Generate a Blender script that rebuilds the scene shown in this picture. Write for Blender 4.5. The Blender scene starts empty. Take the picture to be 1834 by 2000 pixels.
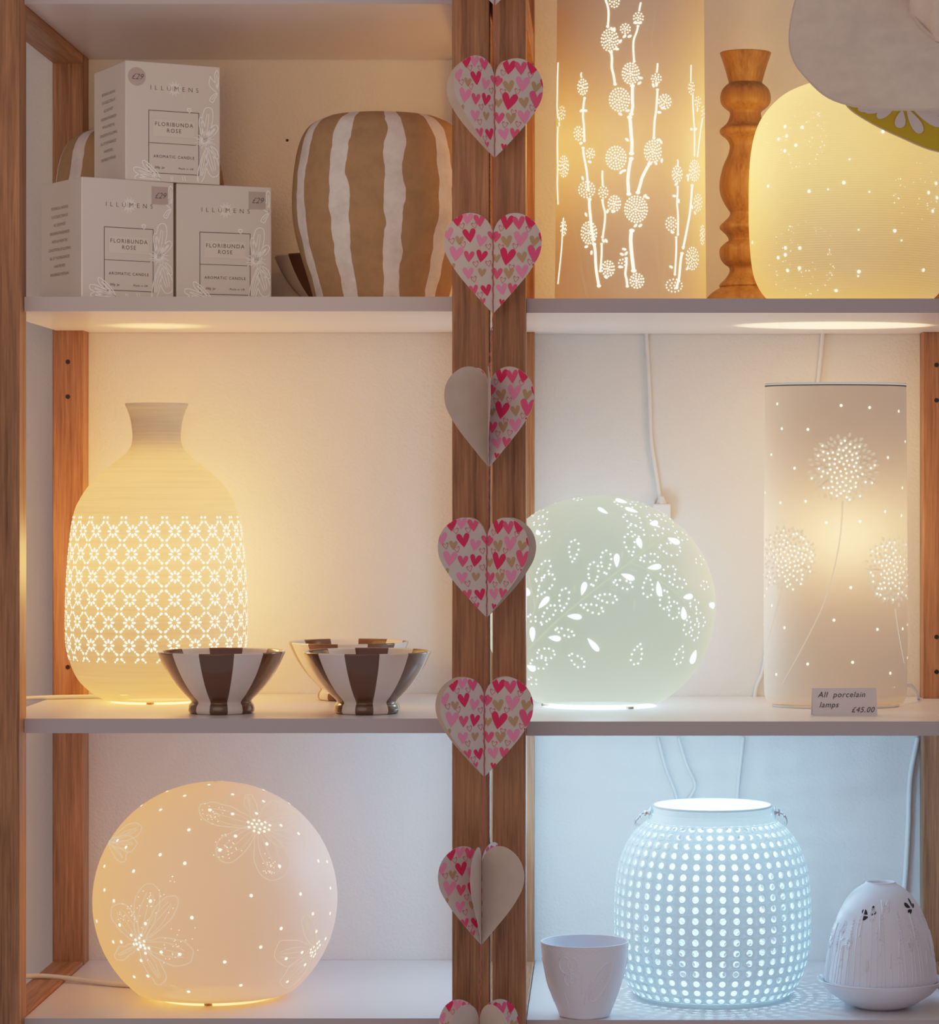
import bpy, math, random
from math import sin, cos, pi, atan2, asin, sqrt, radians
from mathutils import Vector, Matrix
random.seed(7)
scene = bpy.context.scene
COL = scene.collection
# ---------------------------------------------------------------- frame of reference
# camera at the origin height, DF metres in front of the posts' front plane (Y = 0)
F = 5600.0; DF = 2.8; VX = 1175.0; VY = 975.0
def PX(px, Y): return (px - VX) * (DF + Y) / F
def PZ(py, Y): return (VY - py) * (DF + Y) / F
YW = 0.38            # back wall
YS = 0.022           # shelf front edge
# ---------------------------------------------------------------- materials
def new_mat(name):
    m = bpy.data.materials.new(name); m.use_nodes = True
    nt = m.node_tree; nt.nodes.clear()
    out = nt.nodes.new('ShaderNodeOutputMaterial')
    return m, nt, out
def N(nt, t, **kw):
    n = nt.nodes.new(t)
    for k, v in kw.items(): setattr(n, k, v)
    return n
def math_n(nt, op, a, b=None, c=None):
    n = N(nt, 'ShaderNodeMath', operation=op)
    for i, v in enumerate((a, b, c)):
        if v is None: continue
        if isinstance(v, (int, float)): n.inputs[i].default_value = v
        else: nt.links.new(v, n.inputs[i])
    return n.outputs[0]
def principled(nt, col, rough=.5, coat=0, metal=0, spec=.5):
    p = N(nt, 'ShaderNodeBsdfPrincipled')
    if isinstance(col, (tuple, list)): p.inputs['Base Color'].default_value = (*col[:3], 1)
    else: nt.links.new(col, p.inputs['Base Color'])
    p.inputs['Roughness'].default_value = rough
    p.inputs['Metallic'].default_value = metal
    p.inputs['Coat Weight'].default_value = coat
    p.inputs['Coat Roughness'].default_value = .08
    p.inputs['Specular IOR Level'].default_value = spec
    return p
def objco(nt, scale=(1, 1, 1)):
    tc = N(nt, 'ShaderNodeTexCoord'); mp = N(nt, 'ShaderNodeMapping')
    mp.inputs['Scale'].default_value = scale
    nt.links.new(tc.outputs['Object'], mp.inputs['Vector'])
    return mp.outputs[0]
def noise(nt, vec, scale=5, detail=3, rough=.5):
    n = N(nt, 'ShaderNodeTexNoise'); n.inputs['Scale'].default_value = scale
    n.inputs['Detail'].default_value = detail; n.inputs['Roughness'].default_value = rough
    nt.links.new(vec, n.inputs['Vector']); return n
def ramp(nt, fac, stops):
    r = N(nt, 'ShaderNodeValToRGB'); cr = r.color_ramp
    while len(cr.elements) < len(stops): cr.elements.new(.5)
    for e, (p, c) in zip(cr.elements, stops): e.position = p; e.color = (*c, 1)
    nt.links.new(fac, r.inputs[0]); return r.outputs[0]
def bump(nt, h, p, strength=.3, dist=.001):
    b = N(nt, 'ShaderNodeBump'); b.inputs['Strength'].default_value = strength
    b.inputs['Distance'].default_value = dist
    nt.links.new(h, b.inputs['Height']); nt.links.new(b.outputs[0], p.inputs['Normal']); return b
def simple(name, col, rough=.5, coat=0, metal=0, spec=.5, bscale=None, bstr=.2, bdist=.0006, vary=0):
    m, nt, out = new_mat(name)
    c = col
    if vary:
        nz = noise(nt, objco(nt), 60, 4)
        c = ramp(nt, nz.outputs[0], [(.3, tuple(x * (1 - vary) for x in col)), (.7, tuple(min(1, x * (1 + vary)) for x in col))])
    p = principled(nt, c, rough, coat, metal, spec)
    if bscale:
        nz = noise(nt, objco(nt), bscale, 3); bump(nt, nz.outputs[0], p, bstr, bdist)
    nt.links.new(p.outputs[0], out.inputs[0]); return m
def wood(name, dark, light, axis='Z', fine=1.0):
    m, nt, out = new_mat(name)
    s = {'Z': (1, 1, .045), 'Y': (1, .045, 1), 'X': (.045, 1, 1)}[axis]
    v = objco(nt, s)
    n1 = noise(nt, v, 90 * fine, 5, .6); n2 = noise(nt, v, 420 * fine, 3, .6)
    big = noise(nt, objco(nt, tuple(x * 1.0 if x == 1 else .15 for x in s)), 14, 2)
    f = math_n(nt, 'ADD', math_n(nt, 'MULTIPLY', n1.outputs[0], .45), math_n(nt, 'MULTIPLY', n2.outputs[0], .3))
    f = math_n(nt, 'ADD', f, math_n(nt, 'MULTIPLY', big.outputs[0], .25))
    c = ramp(nt, f, [(.36, dark), (.62, light)])
    p = principled(nt, c, .45, 0, 0, .35)
    bump(nt, f, p, .25, .0006)
    nt.links.new(p.outputs[0], out.inputs[0]); return m
def porcelain(name, col, trans_col, T, t, rough=.5, bscale=None, bstr=.15, ribs=None, streak=False, inside=1.0):
    """thin glowing porcelain: diffuse + light coming through from the bulb inside"""
    m, nt, out = new_mat(name)
    base = col; tcol = None
    if streak:
        nz = noise(nt, objco(nt, (1.2, 1.2, 90)), 6, 5, .7)
        base = ramp(nt, nz.outputs[0], [(.3, tuple(x * .82 for x in col)), (.7, col)])
        tcol = ramp(nt, nz.outputs[0], [(.35, tuple(x * .72 for x in trans_col)), (.62, trans_col)])
    geo = N(nt, 'ShaderNodeNewGeometry')
    mi_ = N(nt, 'ShaderNodeMix', data_type='RGBA'); nt.links.new(math_n(nt, 'MULTIPLY', geo.outputs['Backfacing'], inside), mi_.inputs[0])
    if isinstance(base, tuple): mi_.inputs[6].default_value = (*base, 1)
    else: nt.links.new(base, mi_.inputs[6])
    mi_.inputs[7].default_value = (.15, .14, .12, 1)
    p = principled(nt, mi_.outputs[2], rough)
    nt.links.new(math_n(nt, 'MULTIPLY', math_n(nt, 'SUBTRACT', 1, math_n(nt, 'MULTIPLY', geo.outputs['Backfacing'], inside)), .5), p.inputs['Specular IOR Level'])
    tr = N(nt, 'ShaderNodeBsdfTranslucent')
    if tcol is not None: nt.links.new(tcol, tr.inputs[0])
    else: tr.inputs[0].default_value = (*trans_col, 1)
    tp = N(nt, 'ShaderNodeBsdfTransparent')
    m1 = N(nt, 'ShaderNodeMixShader'); m1.inputs[0].default_value = T
    m2 = N(nt, 'ShaderNodeMixShader'); m2.inputs[0].default_value = t
    nt.links.new(p.outputs[0], m1.inputs[1]); nt.links.new(tr.outputs[0], m1.inputs[2])
    nt.links.new(m1.outputs[0], m2.inputs[1]); nt.links.new(tp.outputs[0], m2.inputs[2])
    h = None
    if ribs:
        sep = N(nt, 'ShaderNodeSeparateXYZ'); nt.links.new(objco(nt), sep.inputs[0])
        h = math_n(nt, 'SINE', math_n(nt, 'MULTIPLY', sep.outputs[2], 2 * pi / ribs))
        b = bump(nt, h, p, .22, .0005); nt.links.new(b.outputs[0], tr.inputs['Normal'])
    elif bscale:
        nz = noise(nt, objco(nt), bscale, 3); bump(nt, nz.outputs[0], p, bstr, .001)
    nt.links.new(m2.outputs[0], out.inputs[0]); return m
def glow(name, col, strength):
    m, nt, out = new_mat(name)
    e = N(nt, 'ShaderNodeEmission'); e.inputs[0].default_value = (*col, 1); e.inputs[1].default_value = strength
    nt.links.new(e.outputs[0], out.inputs[0])
    m.cycles.emission_sampling = 'NONE'
    return m
def line_glow(name, col, k):
    m, nt, out = new_mat(name)
    e = N(nt, 'ShaderNodeEmission'); e.inputs[0].default_value = (*col, 1); e.inputs[1].default_value = .9
    tp = N(nt, 'ShaderNodeBsdfTransparent'); mx = N(nt, 'ShaderNodeMixShader'); mx.inputs[0].default_value = k
    nt.links.new(tp.outputs[0], mx.inputs[1]); nt.links.new(e.outputs[0], mx.inputs[2]); nt.links.new(mx.outputs[0], out.inputs[0])
    m.cycles.emission_sampling = 'NONE'; return m
def stripes(name, n, phase, duty, ca, cb, wob, rough, coat, bscale=None):
    """meridional painted stripes: ca inside the stripe, cb between"""
    m, nt, out = new_mat(name)
    v = objco(nt); sep = N(nt, 'ShaderNodeSeparateXYZ'); nt.links.new(v, sep.inputs[0])
    ang = math_n(nt, 'ARCTAN2', sep.outputs[0], math_n(nt, 'MULTIPLY', sep.outputs[1], -1))
    if wob:
        nz = noise(nt, v, 30 if coat == 0 else 14, 2)
        ang = math_n(nt, 'ADD', ang, math_n(nt, 'MULTIPLY', math_n(nt, 'SUBTRACT', nz.outputs[0], .5), wob))
    c = math_n(nt, 'COSINE', math_n(nt, 'MULTIPLY', math_n(nt, 'SUBTRACT', ang, phase), n))
    k = math_n(nt, 'GREATER_THAN', c, cos(pi * duty))
    mx = N(nt, 'ShaderNodeMix', data_type='RGBA')
    nt.links.new(k, mx.inputs[0]); mx.inputs[6].default_value = (*cb, 1); mx.inputs[7].default_value = (*ca, 1)
    col = mx.outputs[2]
    if coat == 0:
        nv = noise(nt, v, 45, 5, .7)
        mm = N(nt, 'ShaderNodeMix', data_type='RGBA', blend_type='MULTIPLY'); mm.inputs[0].default_value = 1
        nt.links.new(col, mm.inputs[6])
        nt.links.new(ramp(nt, nv.outputs[0], [(.3, (.8, .8, .8)), (.6, (1, 1, 1))]), mm.inputs[7]); col = mm.outputs[2]
    p = principled(nt, col, rough, coat)
    if bscale:
        nb = noise(nt, v, bscale, 4, .65)
        h = math_n(nt, 'ADD', nb.outputs[0], math_n(nt, 'MULTIPLY', k, .35))
        bump(nt, h, p, .6, .0012)
    nt.links.new(p.outputs[0], out.inputs[0]); return m

M = {}
M['wall'] = simple('plaster_wall', (.80, .76, .72), .8, bscale=330, bstr=.55, bdist=.0012)
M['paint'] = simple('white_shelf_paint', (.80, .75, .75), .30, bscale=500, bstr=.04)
M['edge'] = simple('shelf_edge_dimmed', (.52, .455, .46), .45, bscale=700, bstr=.1)  # shelf paint darkened to imitate the dimmer light on the front edges
M['wood'] = wood('oak_vertical', (.145, .055, .024), (.52, .25, .12))
M['wood_h'] = wood('oak_horizontal', (.24, .10, .04), (.54, .28, .14), 'Y')
M['turned'] = wood('mango_wood', (.15, .072, .024), (.38, .195, .068), 'Z', .8)
M['dark'] = simple('dark_hole', (.012, .01, .01), .6)
M['cord'] = simple('white_cord', (.8, .79, .77), .45)
M['cord_warm'] = simple('cream_cord', (.75, .70, .62), .5)
M['vase_shell'] = porcelain('brushed_porcelain', (.82, .74, .58), (1, .84, .58), .045, .13, streak=True)
M['ball_shell'] = porcelain('white_bisque_flower_globe', (.82, .76, .70), (1, .80, .52), .085, .03, bscale=400, bstr=.03)
M['green_shell'] = porcelain('leaf_globe_porcelain', (.74, .74, .48), (1, .96, .50), .030, .08)
M['oval_shell'] = porcelain('oval_porcelain', (.86, .75, .64), (1, .84, .60), .018, .04, bscale=400, bstr=.03)
M['tall_shell'] = porcelain('tall_porcelain', (.80, .66, .54), (1, .80, .52), .024, .09)
M['pebble_shell'] = porcelain('ribbed_porcelain', (.86, .77, .56), (1, .90, .54), .075, .10, ribs=.0024)
M['lantern_shell'] = porcelain('lantern_porcelain', (.74, .80, .80), (.9, 1, 1), 0.04, 0.02, rough=.35, inside=0.0)
M['bisque'] = simple('bisque_porcelain', (.80, .81, .88), .6, bscale=260, bstr=.25, bdist=.0008)
M['bisque_smooth'] = simple('glazed_bisque', (.80, .82, .88), .35)
M['relief'] = simple('bisque_relief', (.86, .86, .92), .6)
M['rim'] = line_glow('rim_glow', (1, .96, .90), .55)  # emission imitates bulb light catching the oval lamp's rim
M['glow_warm'] = glow('warm_pinholes', (1, .82, .52), 3.6)
M['glow_warm_hot'] = glow('warm_pinholes_bright', (1, .80, .50), 3.4)
M['glow_soft'] = glow('soft_pinholes', (1, .80, .48), 2)
M['glow_cool'] = glow('cool_pinholes', (.82, .97, 1), 4.0)
M['bulb_warm'] = glow('bulb_glass_warm', (1, .85, .6), 4)
M['bulb_cool'] = glow('bulb_glass_cool', (.85, .96, 1), 4)
M['emboss_warm'] = line_glow('embossed_line_glow', (1, .80, .56), .42)  # emission in the raised lines imitates lamplight through the shell
M['emboss_green'] = line_glow('embossed_branch_glow', (.90, .95, .66), .38)  # branches get the same put-in glow instead of transmitted light
M['planter'] = stripes('striped_clay', 10, 0.209, .335, (.78, .71, .68), (.42, .255, .125), .16, .85, 0, 90)
M['bowl'] = stripes('striped_glaze', 6, 0.0, .53, (.135, .055, .028), (.78, .71, .66), .05, .18, .6)
M['clay_in'] = simple('clay_inside', (.40, .25, .13), .9)
M['foot_grey'] = simple('rubber_foot', (.32, .24, .16), .7)
M['box_card'] = simple('candle_box_card', (.72, .65, .61), .28, coat=.7, bscale=35, bstr=.25, bdist=.0015)
M['box_side'] = simple('candle_box_side', (.62, .54, .46), .4, coat=.2)
M['ink'] = simple('grey_ink', (.085, .075, .085), .6)
M['ink_soft'] = simple('soft_grey_ink', (.30, .24, .20), .6)
M['pen'] = simple('pen_ink', (.06, .05, .06), .5)
M['silver'] = simple('silver_foil', (1, 1, 1), .5, 0, 0)
M['sticker'] = simple('price_sticker', (.50, .42, .41), .5)
M['label_patch'] = simple('label_patch', (.76, .69, .64), .4)
M['card'] = simple('price_card_paper', (.80, .76, .76), .7)
M['chrome'] = simple('chrome', (.8, .82, .84), .12, metal=1)
M['hat'] = simple('linen_hat', (.84, .67, .54), .9, bscale=900, bstr=.5, bdist=.0006, vary=.06)
M['hat_edge'] = simple('hat_seam', (.72, .60, .48), .9)
M['lining'] = simple('yellow_lining', (.62, .46, .03), .9, bscale=900, bstr=.3)
M['petal'] = simple('daisy_print', (.72, .68, .70), .9)
M['paper_plain'] = simple('plain_card_paper', (.60, .49, .41), .85, bscale=500, bstr=.2, vary=.05)
M['paper_white'] = simple('printed_card_paper', (.62, .53, .475), .85, bscale=500, bstr=.15, vary=.04)
M['h_red'] = simple('print_crimson', (.72, .022, .11), .8)
M['h_med'] = simple('print_rose', (.78, .095, .21), .8)
M['h_lt'] = simple('print_pink', (.82, .26, .42), .8)
M['h_tan'] = simple('print_gold', (.48, .30, .15), .6)
M['h_line'] = simple('print_outline', (.66, .16, .20), .8)
M['twine'] = simple('sewing_thread', (.45, .12, .12), .8)
# ---------------------------------------------------------------- mesh helpers (all in the thing's local space)
class MB:
    def __init__(s): s.v = []; s.f = []; s.m = []
    def add(s, vs, fs, mi=0):
        o = len(s.v); s.v += [tuple(v) for v in vs]
        for f in fs: s.f.append(tuple(i + o for i in f)); s.m.append(mi)
    def box(s, x0, x1, y0, y1, z0, z1, mi=0):
        s.add([(x0, y0, z0), (x1, y0, z0), (x1, y1, z0), (x0, y1, z0), (x0, y0, z1), (x1, y0, z1), (x1, y1, z1), (x0, y1, z1)],
              [(0, 3, 2, 1), (4, 5, 6, 7), (0, 1, 5, 4), (1, 2, 6, 5), (2, 3, 7, 6), (3, 0, 4, 7)], mi)
    def poly(s, vs, mi=0): s.add(vs, [tuple(range(len(vs)))], mi)
    def lathe(s, prof, seg=96, sy=1.0, mi=0, cap=False, captop=False):
        zz = [p[1] for p in prof]
        if prof[0][1] - prof[-1][1] > .5 * (max(zz) - min(zz)): prof = prof[::-1]; cap, captop = captop, cap
        vs = []; fs = []
        for (r, z) in prof:
            for k in range(seg):
                a = 2 * pi * k / seg; vs.append((r * sin(a), -r * cos(a) * sy, z))
        for i in range(len(prof) - 1):
            for k in range(seg):
                k2 = (k + 1) % seg
                fs.append((i * seg + k, i * seg + k2, (i + 1) * seg + k2, (i + 1) * seg + k))
        if cap: fs.append(tuple(range(seg - 1, -1, -1)))
        if captop: fs.append(tuple((len(prof) - 1) * seg + k for k in range(seg)))
        s.add(vs, fs, mi)
    def tube(s, pts, r, seg=8, mi=0, closed=False):
        pts = [Vector(p) for p in pts]; n = len(pts); vs = []; fs = []
        up = Vector((0, 0, 1)); prev = None
        for i, p in enumerate(pts):
            a = pts[(i - 1) % n] if (closed or i) else p
            b = pts[(i + 1) % n] if (closed or i < n - 1) else p
            d = (b - a).normalized()
            if prev is None:
                x = d.cross(up)
                if x.length < .1: x = d.cross(Vector((0, 1, 0)))
            else: x = prev - d * prev.dot(d)
            x.normalize(); prev = x; y = d.cross(x)
            rr = r[i] if isinstance(r, (list, tuple)) else r
            for k in range(seg):
                t = 2 * pi * k / seg; vs.append(p + (x * cos(t) + y * sin(t)) * rr)
        for i in range(n if closed else n - 1):
            for k in range(seg):
                k2 = (k + 1) % seg; j = (i + 1) % n
                fs.append((i * seg + k, i * seg + k2, j * seg + k2, j * seg + k))
        if not closed:
            fs.append(tuple(range(seg - 1, -1, -1))); fs.append(tuple((n - 1) * seg + k for k in range(seg)))
        s.add(vs, fs, mi)
def smooth_pts(pts, n=8):
    if len(pts) < 3: return [tuple(p) for p in pts]
    P = [pts[0]] + list(pts) + [pts[-1]]; out = []
    for i in range(1, len(P) - 2):
        for k in range(n):
            t = k / n; q = []
            for d in range(len(pts[0])):
                a, b, c, e = P[i - 1][d], P[i][d], P[i + 1][d], P[i + 2][d]
                q.append(.5 * (2 * b + (c - a) * t + (2 * a - 5 * b + 4 * c - e) * t * t + (3 * b - a - 3 * c + e) * t ** 3))
            out.append(tuple(q))
    out.append(tuple(pts[-1])); return out
def merged(*mbs):
    r = MB()
    for i, m in enumerate(mbs): r.add(m.v, m.f, i)
    return r
def link(name, data, parent=None, loc=(0, 0, 0), rz=0):
    o = bpy.data.objects.new(name, data); COL.objects.link(o)
    o.location = loc; o.rotation_euler = (0, 0, rz)
    if parent: o.parent = parent
    return o
def obj(name, mb, mats, parent=None, loc=(0, 0, 0), rz=0, smooth=False, bevel=0):
    me = bpy.data.meshes.new(name); me.from_pydata(mb.v, [], mb.f)
    mats = mats if isinstance(mats, (list, tuple)) else [mats]
    for m in mats: me.materials.append(M[m])
    me.polygons.foreach_set('material_index', mb.m)
    me.update()
    if smooth: me.shade_smooth() if hasattr(me, 'shade_smooth') else me.polygons.foreach_set('use_smooth', [True] * len(me.polygons))
    o = link(name, me, parent, loc, rz)
    if bevel:
        b = o.modifiers.new('bevel', 'BEVEL'); b.width = bevel; b.segments = 2
    return o
def thing(name, label, cat, loc, rz=0, group=None):
    o = link(name, None, None, loc, rz); o.empty_display_size = .02
    return tag(o, label, cat, group)
def tag(o, label, cat, group=None):
    o['label'] = label; o['category'] = cat
    if group: o['group'] = group
    return o
def struct(o): o['kind'] = 'structure'; return o
def dup(src, loc, rz=0, label=None, group=None):
    def cp(o, par):
        c = o.copy(); COL.objects.link(c); c.parent = par
        for ch in [x for x in bpy.data.objects if x.parent == o and x not in made]:
            made.add(cp(ch, c))
        made.add(c); return c
    made = set(); r = cp(src, None); r.location = loc; r.rotation_euler = (0, 0, rz)
    if label: r['label'] = label
    if group: r['group'] = group
    return r
def text_mesh(parts):
    """parts: (string, size, x, y, align, spacing, shear, thickness offset) -> list of (verts2d, faces)"""
    out = []
    for (st, size, x, y, al, sp, sh, off) in parts:
        cu = bpy.data.curves.new('t', 'FONT'); cu.body = st; cu.size = size; cu.align_x = al
        cu.space_character = sp; cu.shear = sh; cu.offset = off; cu.resolution_u = 3
        o = bpy.data.objects.new('t', cu); COL.objects.link(o)
        bpy.context.view_layer.update()
        me = bpy.data.meshes.new_from_object(o.evaluated_get(bpy.context.evaluated_depsgraph_get()))
        out.append(([(v.co.x + x, v.co.y + y) for v in me.vertices], [tuple(p.vertices) for p in me.polygons]))
        bpy.data.objects.remove(o); bpy.data.curves.remove(cu); bpy.data.meshes.remove(me)
    return out
def add_text(mb, parts, fn, mi=0):
    for vs, fs in text_mesh(parts): mb.add([fn(u, v) for u, v in vs], fs, mi)
def ribbon2d(pts, w, n=6):
    """flat stroke in 2-D -> quads; w a number or a list"""
    p = smooth_pts(pts, n); L = []; R = []
    for i, q in enumerate(p):
        a = p[max(0, i - 1)]; b = p[min(len(p) - 1, i + 1)]
        dx, dy = b[0] - a[0], b[1] - a[1]; l = math.hypot(dx, dy) or 1
        ww = w / 2
        L.append((q[0] - dy / l * ww, q[1] + dx / l * ww)); R.append((q[0] + dy / l * ww, q[1] - dx / l * ww))
    return L, R
def add_ribbon(mb, pts, w, fn, mi=0, n=6):
    L, R = ribbon2d(pts, w, n); k = len(L)
    mb.add([fn(*q) for q in L] + [fn(*q) for q in R], [(i, i + 1, k + i + 1, k + i) for i in range(k - 1)], mi)
def drop2d(round_end, tip, w, n=14):
    """teardrop outline from its round end to its tip"""
    ax, ay = round_end; bx, by = tip; dx, dy = bx - ax, by - ay; L = math.hypot(dx, dy); ux, uy = dx / L, dy / L
    out = []
    for k in range(n):
        a = 2 * pi * k / n
        t = .5 - .5 * cos(a); hw = w / 2 * sin(a) * (1 - t) ** .45 * 1.25
        out.append((ax + dx * t - uy * hw, ay + dy * t + ux * hw))
    return out
def petal2d(c, tip, w, n=20):
    """petal outline leaving c, wide near its tip"""
    dx, dy = tip[0] - c[0], tip[1] - c[1]; out = []
    L = math.hypot(dx, dy)
    for k in range(n + 1):
        a = 2 * pi * k / n; t = .5 - .5 * cos(a)
        hw = w / 2 * sin(a) * (.45 + .75 * t)
        out.append((c[0] + dx * t - dy / L * hw, c[1] + dy * t + dx / L * hw))
    return out
class Lathe:
    """surface of revolution described by its outline in the elevation (py, half width) at depth Y"""
    def __init__(s, cx, Y, outline, zb, sy=1.0, n=8):
        s.D = DF + Y; s.Y = Y; s.X = PX(cx, Y); s.zb = zb; s.sy = sy
        pr = [(h * s.D / F, (VY - py) * s.D / F - zb) for py, h in outline]
        s.prof = smooth_pts(pr, n); s.loc = (s.X, Y, zb)
    def R(s, z):
        p = s.prof
        if z >= max(p[0][1], p[-1][1]): return (p[0] if p[0][1] > p[-1][1] else p[-1])[0]
        for a, b in zip(p, p[1:]):
            lo, hi = min(a[1], b[1]), max(a[1], b[1])
            if lo <= z <= hi and hi > lo:
                return a[0] + (b[0] - a[0]) * (z - a[1]) / (b[1] - a[1])
        return p[0][0] if abs(p[0][1] - z) < abs(p[-1][1] - z) else p[-1][0]
    def ang(s, px, py):
        ph = 0; R = .1; z = 0
        for _ in range(14):
            D = s.D - s.sy * R * cos(ph); z = (VY - py) * D / F - s.zb; X = (px - VX) * D / F
            R = max(.004, s.R(z)); q = max(-.99, min(.99, (X - s.X) / R)); ph = .5 * ph + .5 * asin(q)
        return ph, z
    def at(s, ph, z, off=0):
        R = s.R(z); dR = (s.R(z + .0015) - s.R(z - .0015)) / .003
        nv = Vector((sin(ph), -cos(ph) / s.sy, -dR)).normalized()
        return Vector((R * sin(ph), -R * cos(ph) * s.sy, z)) + nv * off
    def S(s, px, py, off=.0004, flip=0):
        ph, z = s.ang(px, py); return s.at(ph + flip, z, off)
    def disc(s, mb, ph, z, r, off=.0004, n=8, mi=0, rx=None):
        """hole disc of radius r, lying on the surface (rx: half width if oval)"""
        R = max(.01, s.R(z)); dR = (s.R(z + .0015) - s.R(z - .0015)) / .003; c = sqrt(1 + dR * dR)
        rx = rx or r; vs = []
        for k in range(n):
            a = 2 * pi * k / n
            vs.append(s.at(ph + rx * cos(a) / R, z + r * sin(a) / c, off))
        mb.poly(vs, mi)
    def mesh(s, mb, seg=128, **k): mb.lathe(s.prof, seg, s.sy, **k)
def lamp_light(name, loc, power, col, radius=.03):
    l = bpy.data.lights.new(name, 'POINT'); l.energy = power; l.color = col; l.shadow_soft_size = radius
    o = bpy.data.objects.new(name, l); COL.objects.link(o); o.location = loc
    o.visible_camera = False
    return o
WARM = (1, .47, .12); COOL = (.34, .66, 1.0)

# ================================================================ SETTING
mb = MB(); mb.box(-1.6, 1.6, YW, YW + .05, -1.4, 1.4)
struct(obj('wall_back', mb, 'wall'))
mb = MB(); mb.box(-1.25, -1.2, -.6, YW, -1.4, 1.4)
struct(obj('wall_left', mb, 'wall'))

# ---- shelving: two oak-framed units side by side
XL = -.5685; XM = -.146; XR = -.074; XE = .3527
PW = .034; PD = .034
ZT, ZB_ = .95, -.95
ladders = {}
ZO = -.95
def zs(py): return PZ(py, YS)
RL = [(.478, .51), (-.545, -.507)]
SL2, SL3, SLB = zs(579.5), zs(1403.5), zs(1989)
SR2, SR3, SRB = zs(583), zs(1409), zs(1992)
def ladder(a, b, label, holes):
    t = thing('ladder_frame', label, 'frame', ((a + b) / 2, .19, ZO))
    ox, oy, oz = t.location
    def bx(a, b, c, d, e, f): m = MB(); m.box(a - ox, b - ox, c - oy, d - oy, e - oz, f - oz); return m
    obj('front_post', bx(a, b, 0, PD, ZO, ZT), 'wood', t, bevel=.0012)
    bp = obj('back_post', bx(a, b, YW - .001 - PD, YW - .001, ZO, ZT), 'wood', t, bevel=.0012)
    for z0, z1 in RL:
        obj('side_rail', bx(a + .0004, b - .0004, PD + .0003, YW - PD - .0013, z0, z1), 'wood_h', t, bevel=.001)
    for px, py in holes:
        m = MB(); z = PZ(py, YW - PD) - oz; xc = PX(px, YW - PD) - ox
        m.poly([(xc + .0025 * cos(2 * pi * k / 14), YW - .0014 - PD - oy, z + .0025 * sin(2 * pi * k / 14)) for k in range(14)][::-1])
        obj('bolt_hole', m, 'dark', bp)
ladder(XL - .034, XL, 'oak ladder frame at the far left, its posts beside the candle boxes', [(133, 707), (133, 775), (133, 1303), (133, 1371 - 20)][:3])
ladder(XM, XM + .0362, 'left one of the two adjoining oak ladder frames behind the paper hearts', [])
ladder(XR - .0325, XR, 'right one of the two adjoining oak ladder frames behind the paper hearts', [])
ladder(XE, XE + .034, 'oak ladder frame at the far right, beside the dandelion lamp', [(1829, 713), (1829, 782), (1829, 1244), (1829, 1312)])
def shelf(x0, x1, z0, z1, ext, label):
    cx, cz = (x0 + x1) / 2, z0
    m = MB()
    e0, e1 = (.030, .0315) if ext else (0, 0)
    A = x0 + .0003 - cx; B = x1 - .0003 - cx; Y0, Y1_, Y2_, Y3_ = YS, PD + .001, YW - PD - .002, YW - .001
    if ext:
        ol = [(A, Y0), (B, Y0), (B, Y1_), (B + e1, Y1_), (B + e1, Y2_), (B, Y2_), (B, Y3_), (A, Y3_), (A, Y2_), (A - e0, Y2_), (A - e0, Y1_), (A, Y1_)]
    else: ol = [(A, Y0), (B, Y0), (B, Y3_), (A, Y3_)]
    n = len(ol); h = z1 - z0
    m.add([(x, y, 0) for x, y in ol] + [(x, y, h) for x, y in ol], [tuple(range(n - 1, -1, -1)), tuple(range(n, 2 * n))] + [(k, (k + 1) % n, n + (k + 1) % n, n + k) for k in range(n)])
    m.m[2] = 1          # front edge, darker colour standing in for weaker light
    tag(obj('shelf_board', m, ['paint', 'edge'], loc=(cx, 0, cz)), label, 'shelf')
shelf(XL, XM, .4874, .5024, 0, 'white shelf board at the very top left, above the candle boxes')
shelf(XL, XM, zs(608), SL2, 1, 'white shelf board holding the candle boxes and striped planters')
shelf(XL, XM, zs(1432), SL3, 1, 'white shelf board holding the daisy vase lamp and striped bowls')
shelf(XL, XM, SLB - .015, SLB, 0, 'white bottom shelf board under the flower globe lamp')
shelf(XR, XE, zs(611), SR2, 1, 'white shelf board holding the candlestick and the bud-branch lamp')
shelf(XR, XE, zs(1437), SR3, 1, 'white shelf board holding the leafy globe, dandelion lamp and price card')
shelf(XR, XE, SRB - .015, SRB, 0, 'white bottom shelf board under the glowing lantern and tea light holders')
# nail hole in the plaster
mb = MB(); ring = [(.0016 * cos(2 * pi * k / 12), 0, .0016 * sin(2 * pi * k / 12)) for k in range(12)]
ring2 = [(x * .6, -.0012, z * .6) for x, y, z in ring]
mb.add(ring + ring2, [(k, (k + 1) % 12, 12 + (k + 1) % 12, 12 + k) for k in range(12)] + [tuple(range(12, 24))])
tag(obj('wall_nail', mb, 'dark', loc=(PX(561, YW), YW - .0001, PZ(274, YW))), 'tiny dark nail head in the wall left of the large striped planter', 'nail')

# ================================================================ LAMPS
def feet(t, L, r, zc=0, n=3, a0=0, h=.0025):
    for k in range(n):
        a = a0 + 2 * pi * k / n; m = MB()
        m.lathe([(.004, 0), (.0042, .0005), (.0042, h)], 16, cap=True, captop=True)
        o = obj('foot', m, 'foot_grey', t, loc=(r * sin(a), -r * cos(a), 0))
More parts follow.
